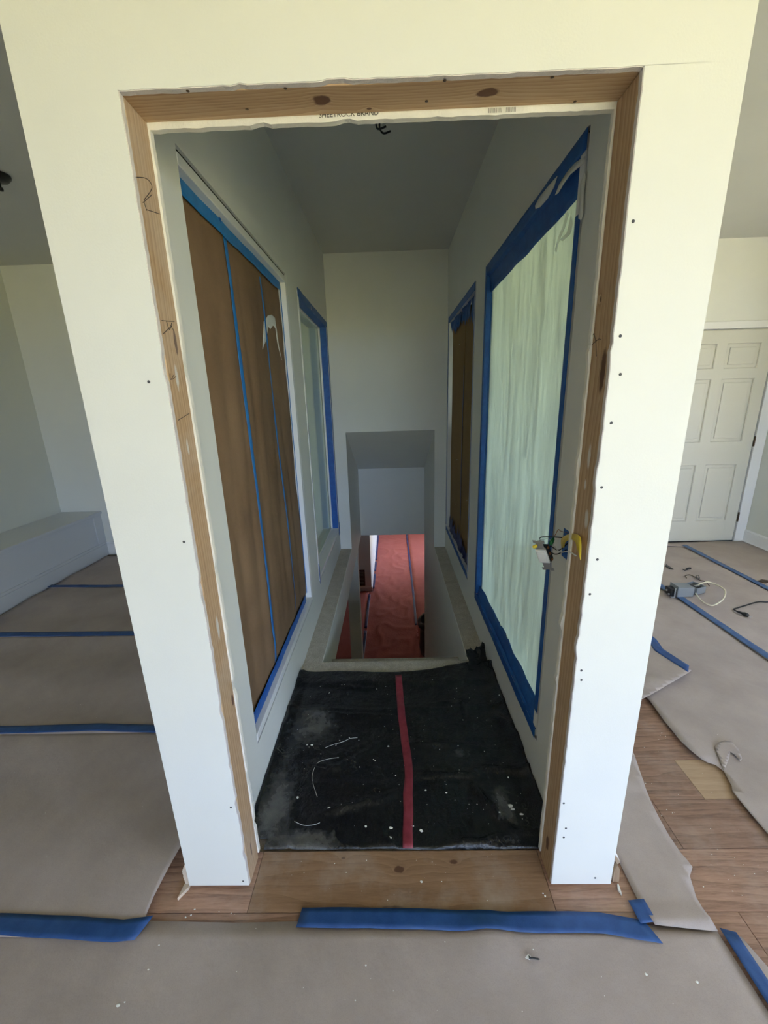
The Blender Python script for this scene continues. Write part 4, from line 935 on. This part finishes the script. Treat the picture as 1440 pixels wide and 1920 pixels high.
prism('scrap_sheet', [[fz(1249, 1059, bz), fz(1263, 1068, bz), fz(1256, 1067, bz), fz(1247, 1062, bz)]], 'z', bz, bz+.006, MAT['black'], sc1)
sc2 = thing('wire_clip', (*fz(1290, 1068, bz), bz), 'small black wire clip lying near the door', 'clip')
tube('clip_body', [Vector((*fz(a, b, bz), bz+.008)) for a, b in [(1287, 1069), (1291, 1067), (1295, 1067)]], .008, MAT['black'], sc2, 6)
tube('clip_leg', [Vector((*fz(a, b, bz), bz+.004)) for a, b in [(1288, 1069), (1284, 1070), (1280, 1068)]], .003, MAT['black'], sc2, 5)
sc3 = thing('wood_scrap', (*fz(1432, 1092, bz), bz), 'brown splinter of wood on floor paper at the right edge', 'scrap')
prism('splinter', [[fz(1420, 1091, bz), fz(1428, 1088, bz), fz(1440, 1090, bz), (fz(1446, 1092, bz)), fz(1434, 1094, bz), fz(1425, 1092, bz)]], 'z', bz, bz+.010, MAT['rust'], sc3)
# black screw in the foreground
scw = thing('loose_screw', (*fz(1000, 1797, .008), .008), 'black drywall screw lying on the foreground floor paper', 'screw')
p0, p1 = Vector((*fz(992, 1796, .008), .0095)), Vector((*fz(1013, 1799, .008), .0085)); ax = (p1-p0).normalized(); L_ = (p1-p0).length
lathe('screw_head', [(.0042, -.001), (.0042, 0), (.0018, .004)], p0, MAT['black'], scw, ax, 10)
lathe('screw_shank', [(.0018, .003)] + [(.0017 if i % 2 else .0026, .006+i*(L_-.009)/14) for i in range(14)] + [(.0003, L_)], p0, MAT['black'], scw, ax, 8)
pl = thing('paper_shred', (*fz(992, 1797, .008), .008), 'white torn paper shred stuck to the loose black screw', 'paper')
prism('shred', [[fz(985, 1796, .009), fz(990, 1789, .009), fz(996, 1794, .009), fz(993, 1800, .009)]], 'z', .0085, .0105, MAT['white'], pl)

# ------------------------------------------------------------------ torn skirting remains at the wall ends
ts = thing('torn_bead', (XL-.01, .03, 0), 'pale torn strip of board clinging to the left wall foot', 'torn strip')
prism('torn_strip', [[(XL-.001, .002), (XL-.001, .10), (XL-.007, .094), (XL-.0175, .068), (XL-.0165, .062), (XL-.0175, .058), (XL-.0155, .052), (XL-.0175, .046), (XL-.013, .002)]], 'y', .004, .014, MAT['torn'], ts)
prism('splinter', [[(XL-.001, -.004), (XL-.022, -.035), (XL-.02, .0), (XL-.012, .03), (XL-.001, .03)]], 'z', .0005, .012, MAT['torn'], ts)
tr_ = thing('torn_trim', (XR+.012, .03, 0), 'broken stub of brown trim with white splinters at the right wall foot', 'torn strip')
V, Fc = [], []; nn = 7
MAT['stub'] = wood('trim_stub', grain=2, across=1, period=.02, distort=3, light=(.42, .31, .22, 1), mid=(.33, .23, .15, 1), dark=(.22, .14, .08, 1))
def yp(lst, y): return [fy(a, b, y) for a, b in lst]
prism('stub', [yp([(1148, 1657), (1157, 1661), (1161, 1650), (1162, 1630), (1158, 1622), (1152, 1632)], .012)], 'y', .012, .022, MAT['stub'], tr_)
prism('stub', [yp([(1153, 1603), (1160, 1613), (1163, 1617), (1156, 1622), (1151, 1634)], .024)], 'y', .024, .032, MAT['stub'], tr_)
prism('splinter', [yp([(1152, 1592), (1158, 1604), (1163, 1617), (1155, 1606)], .034)], 'y', .034, .038, MAT['white'], tr_)
prism('splinter', [[fz(1157, 1660), fz(1160, 1662), fz(1166, 1681), fz(1158, 1670)]], 'z', .0006, .008, MAT['white'], tr_)
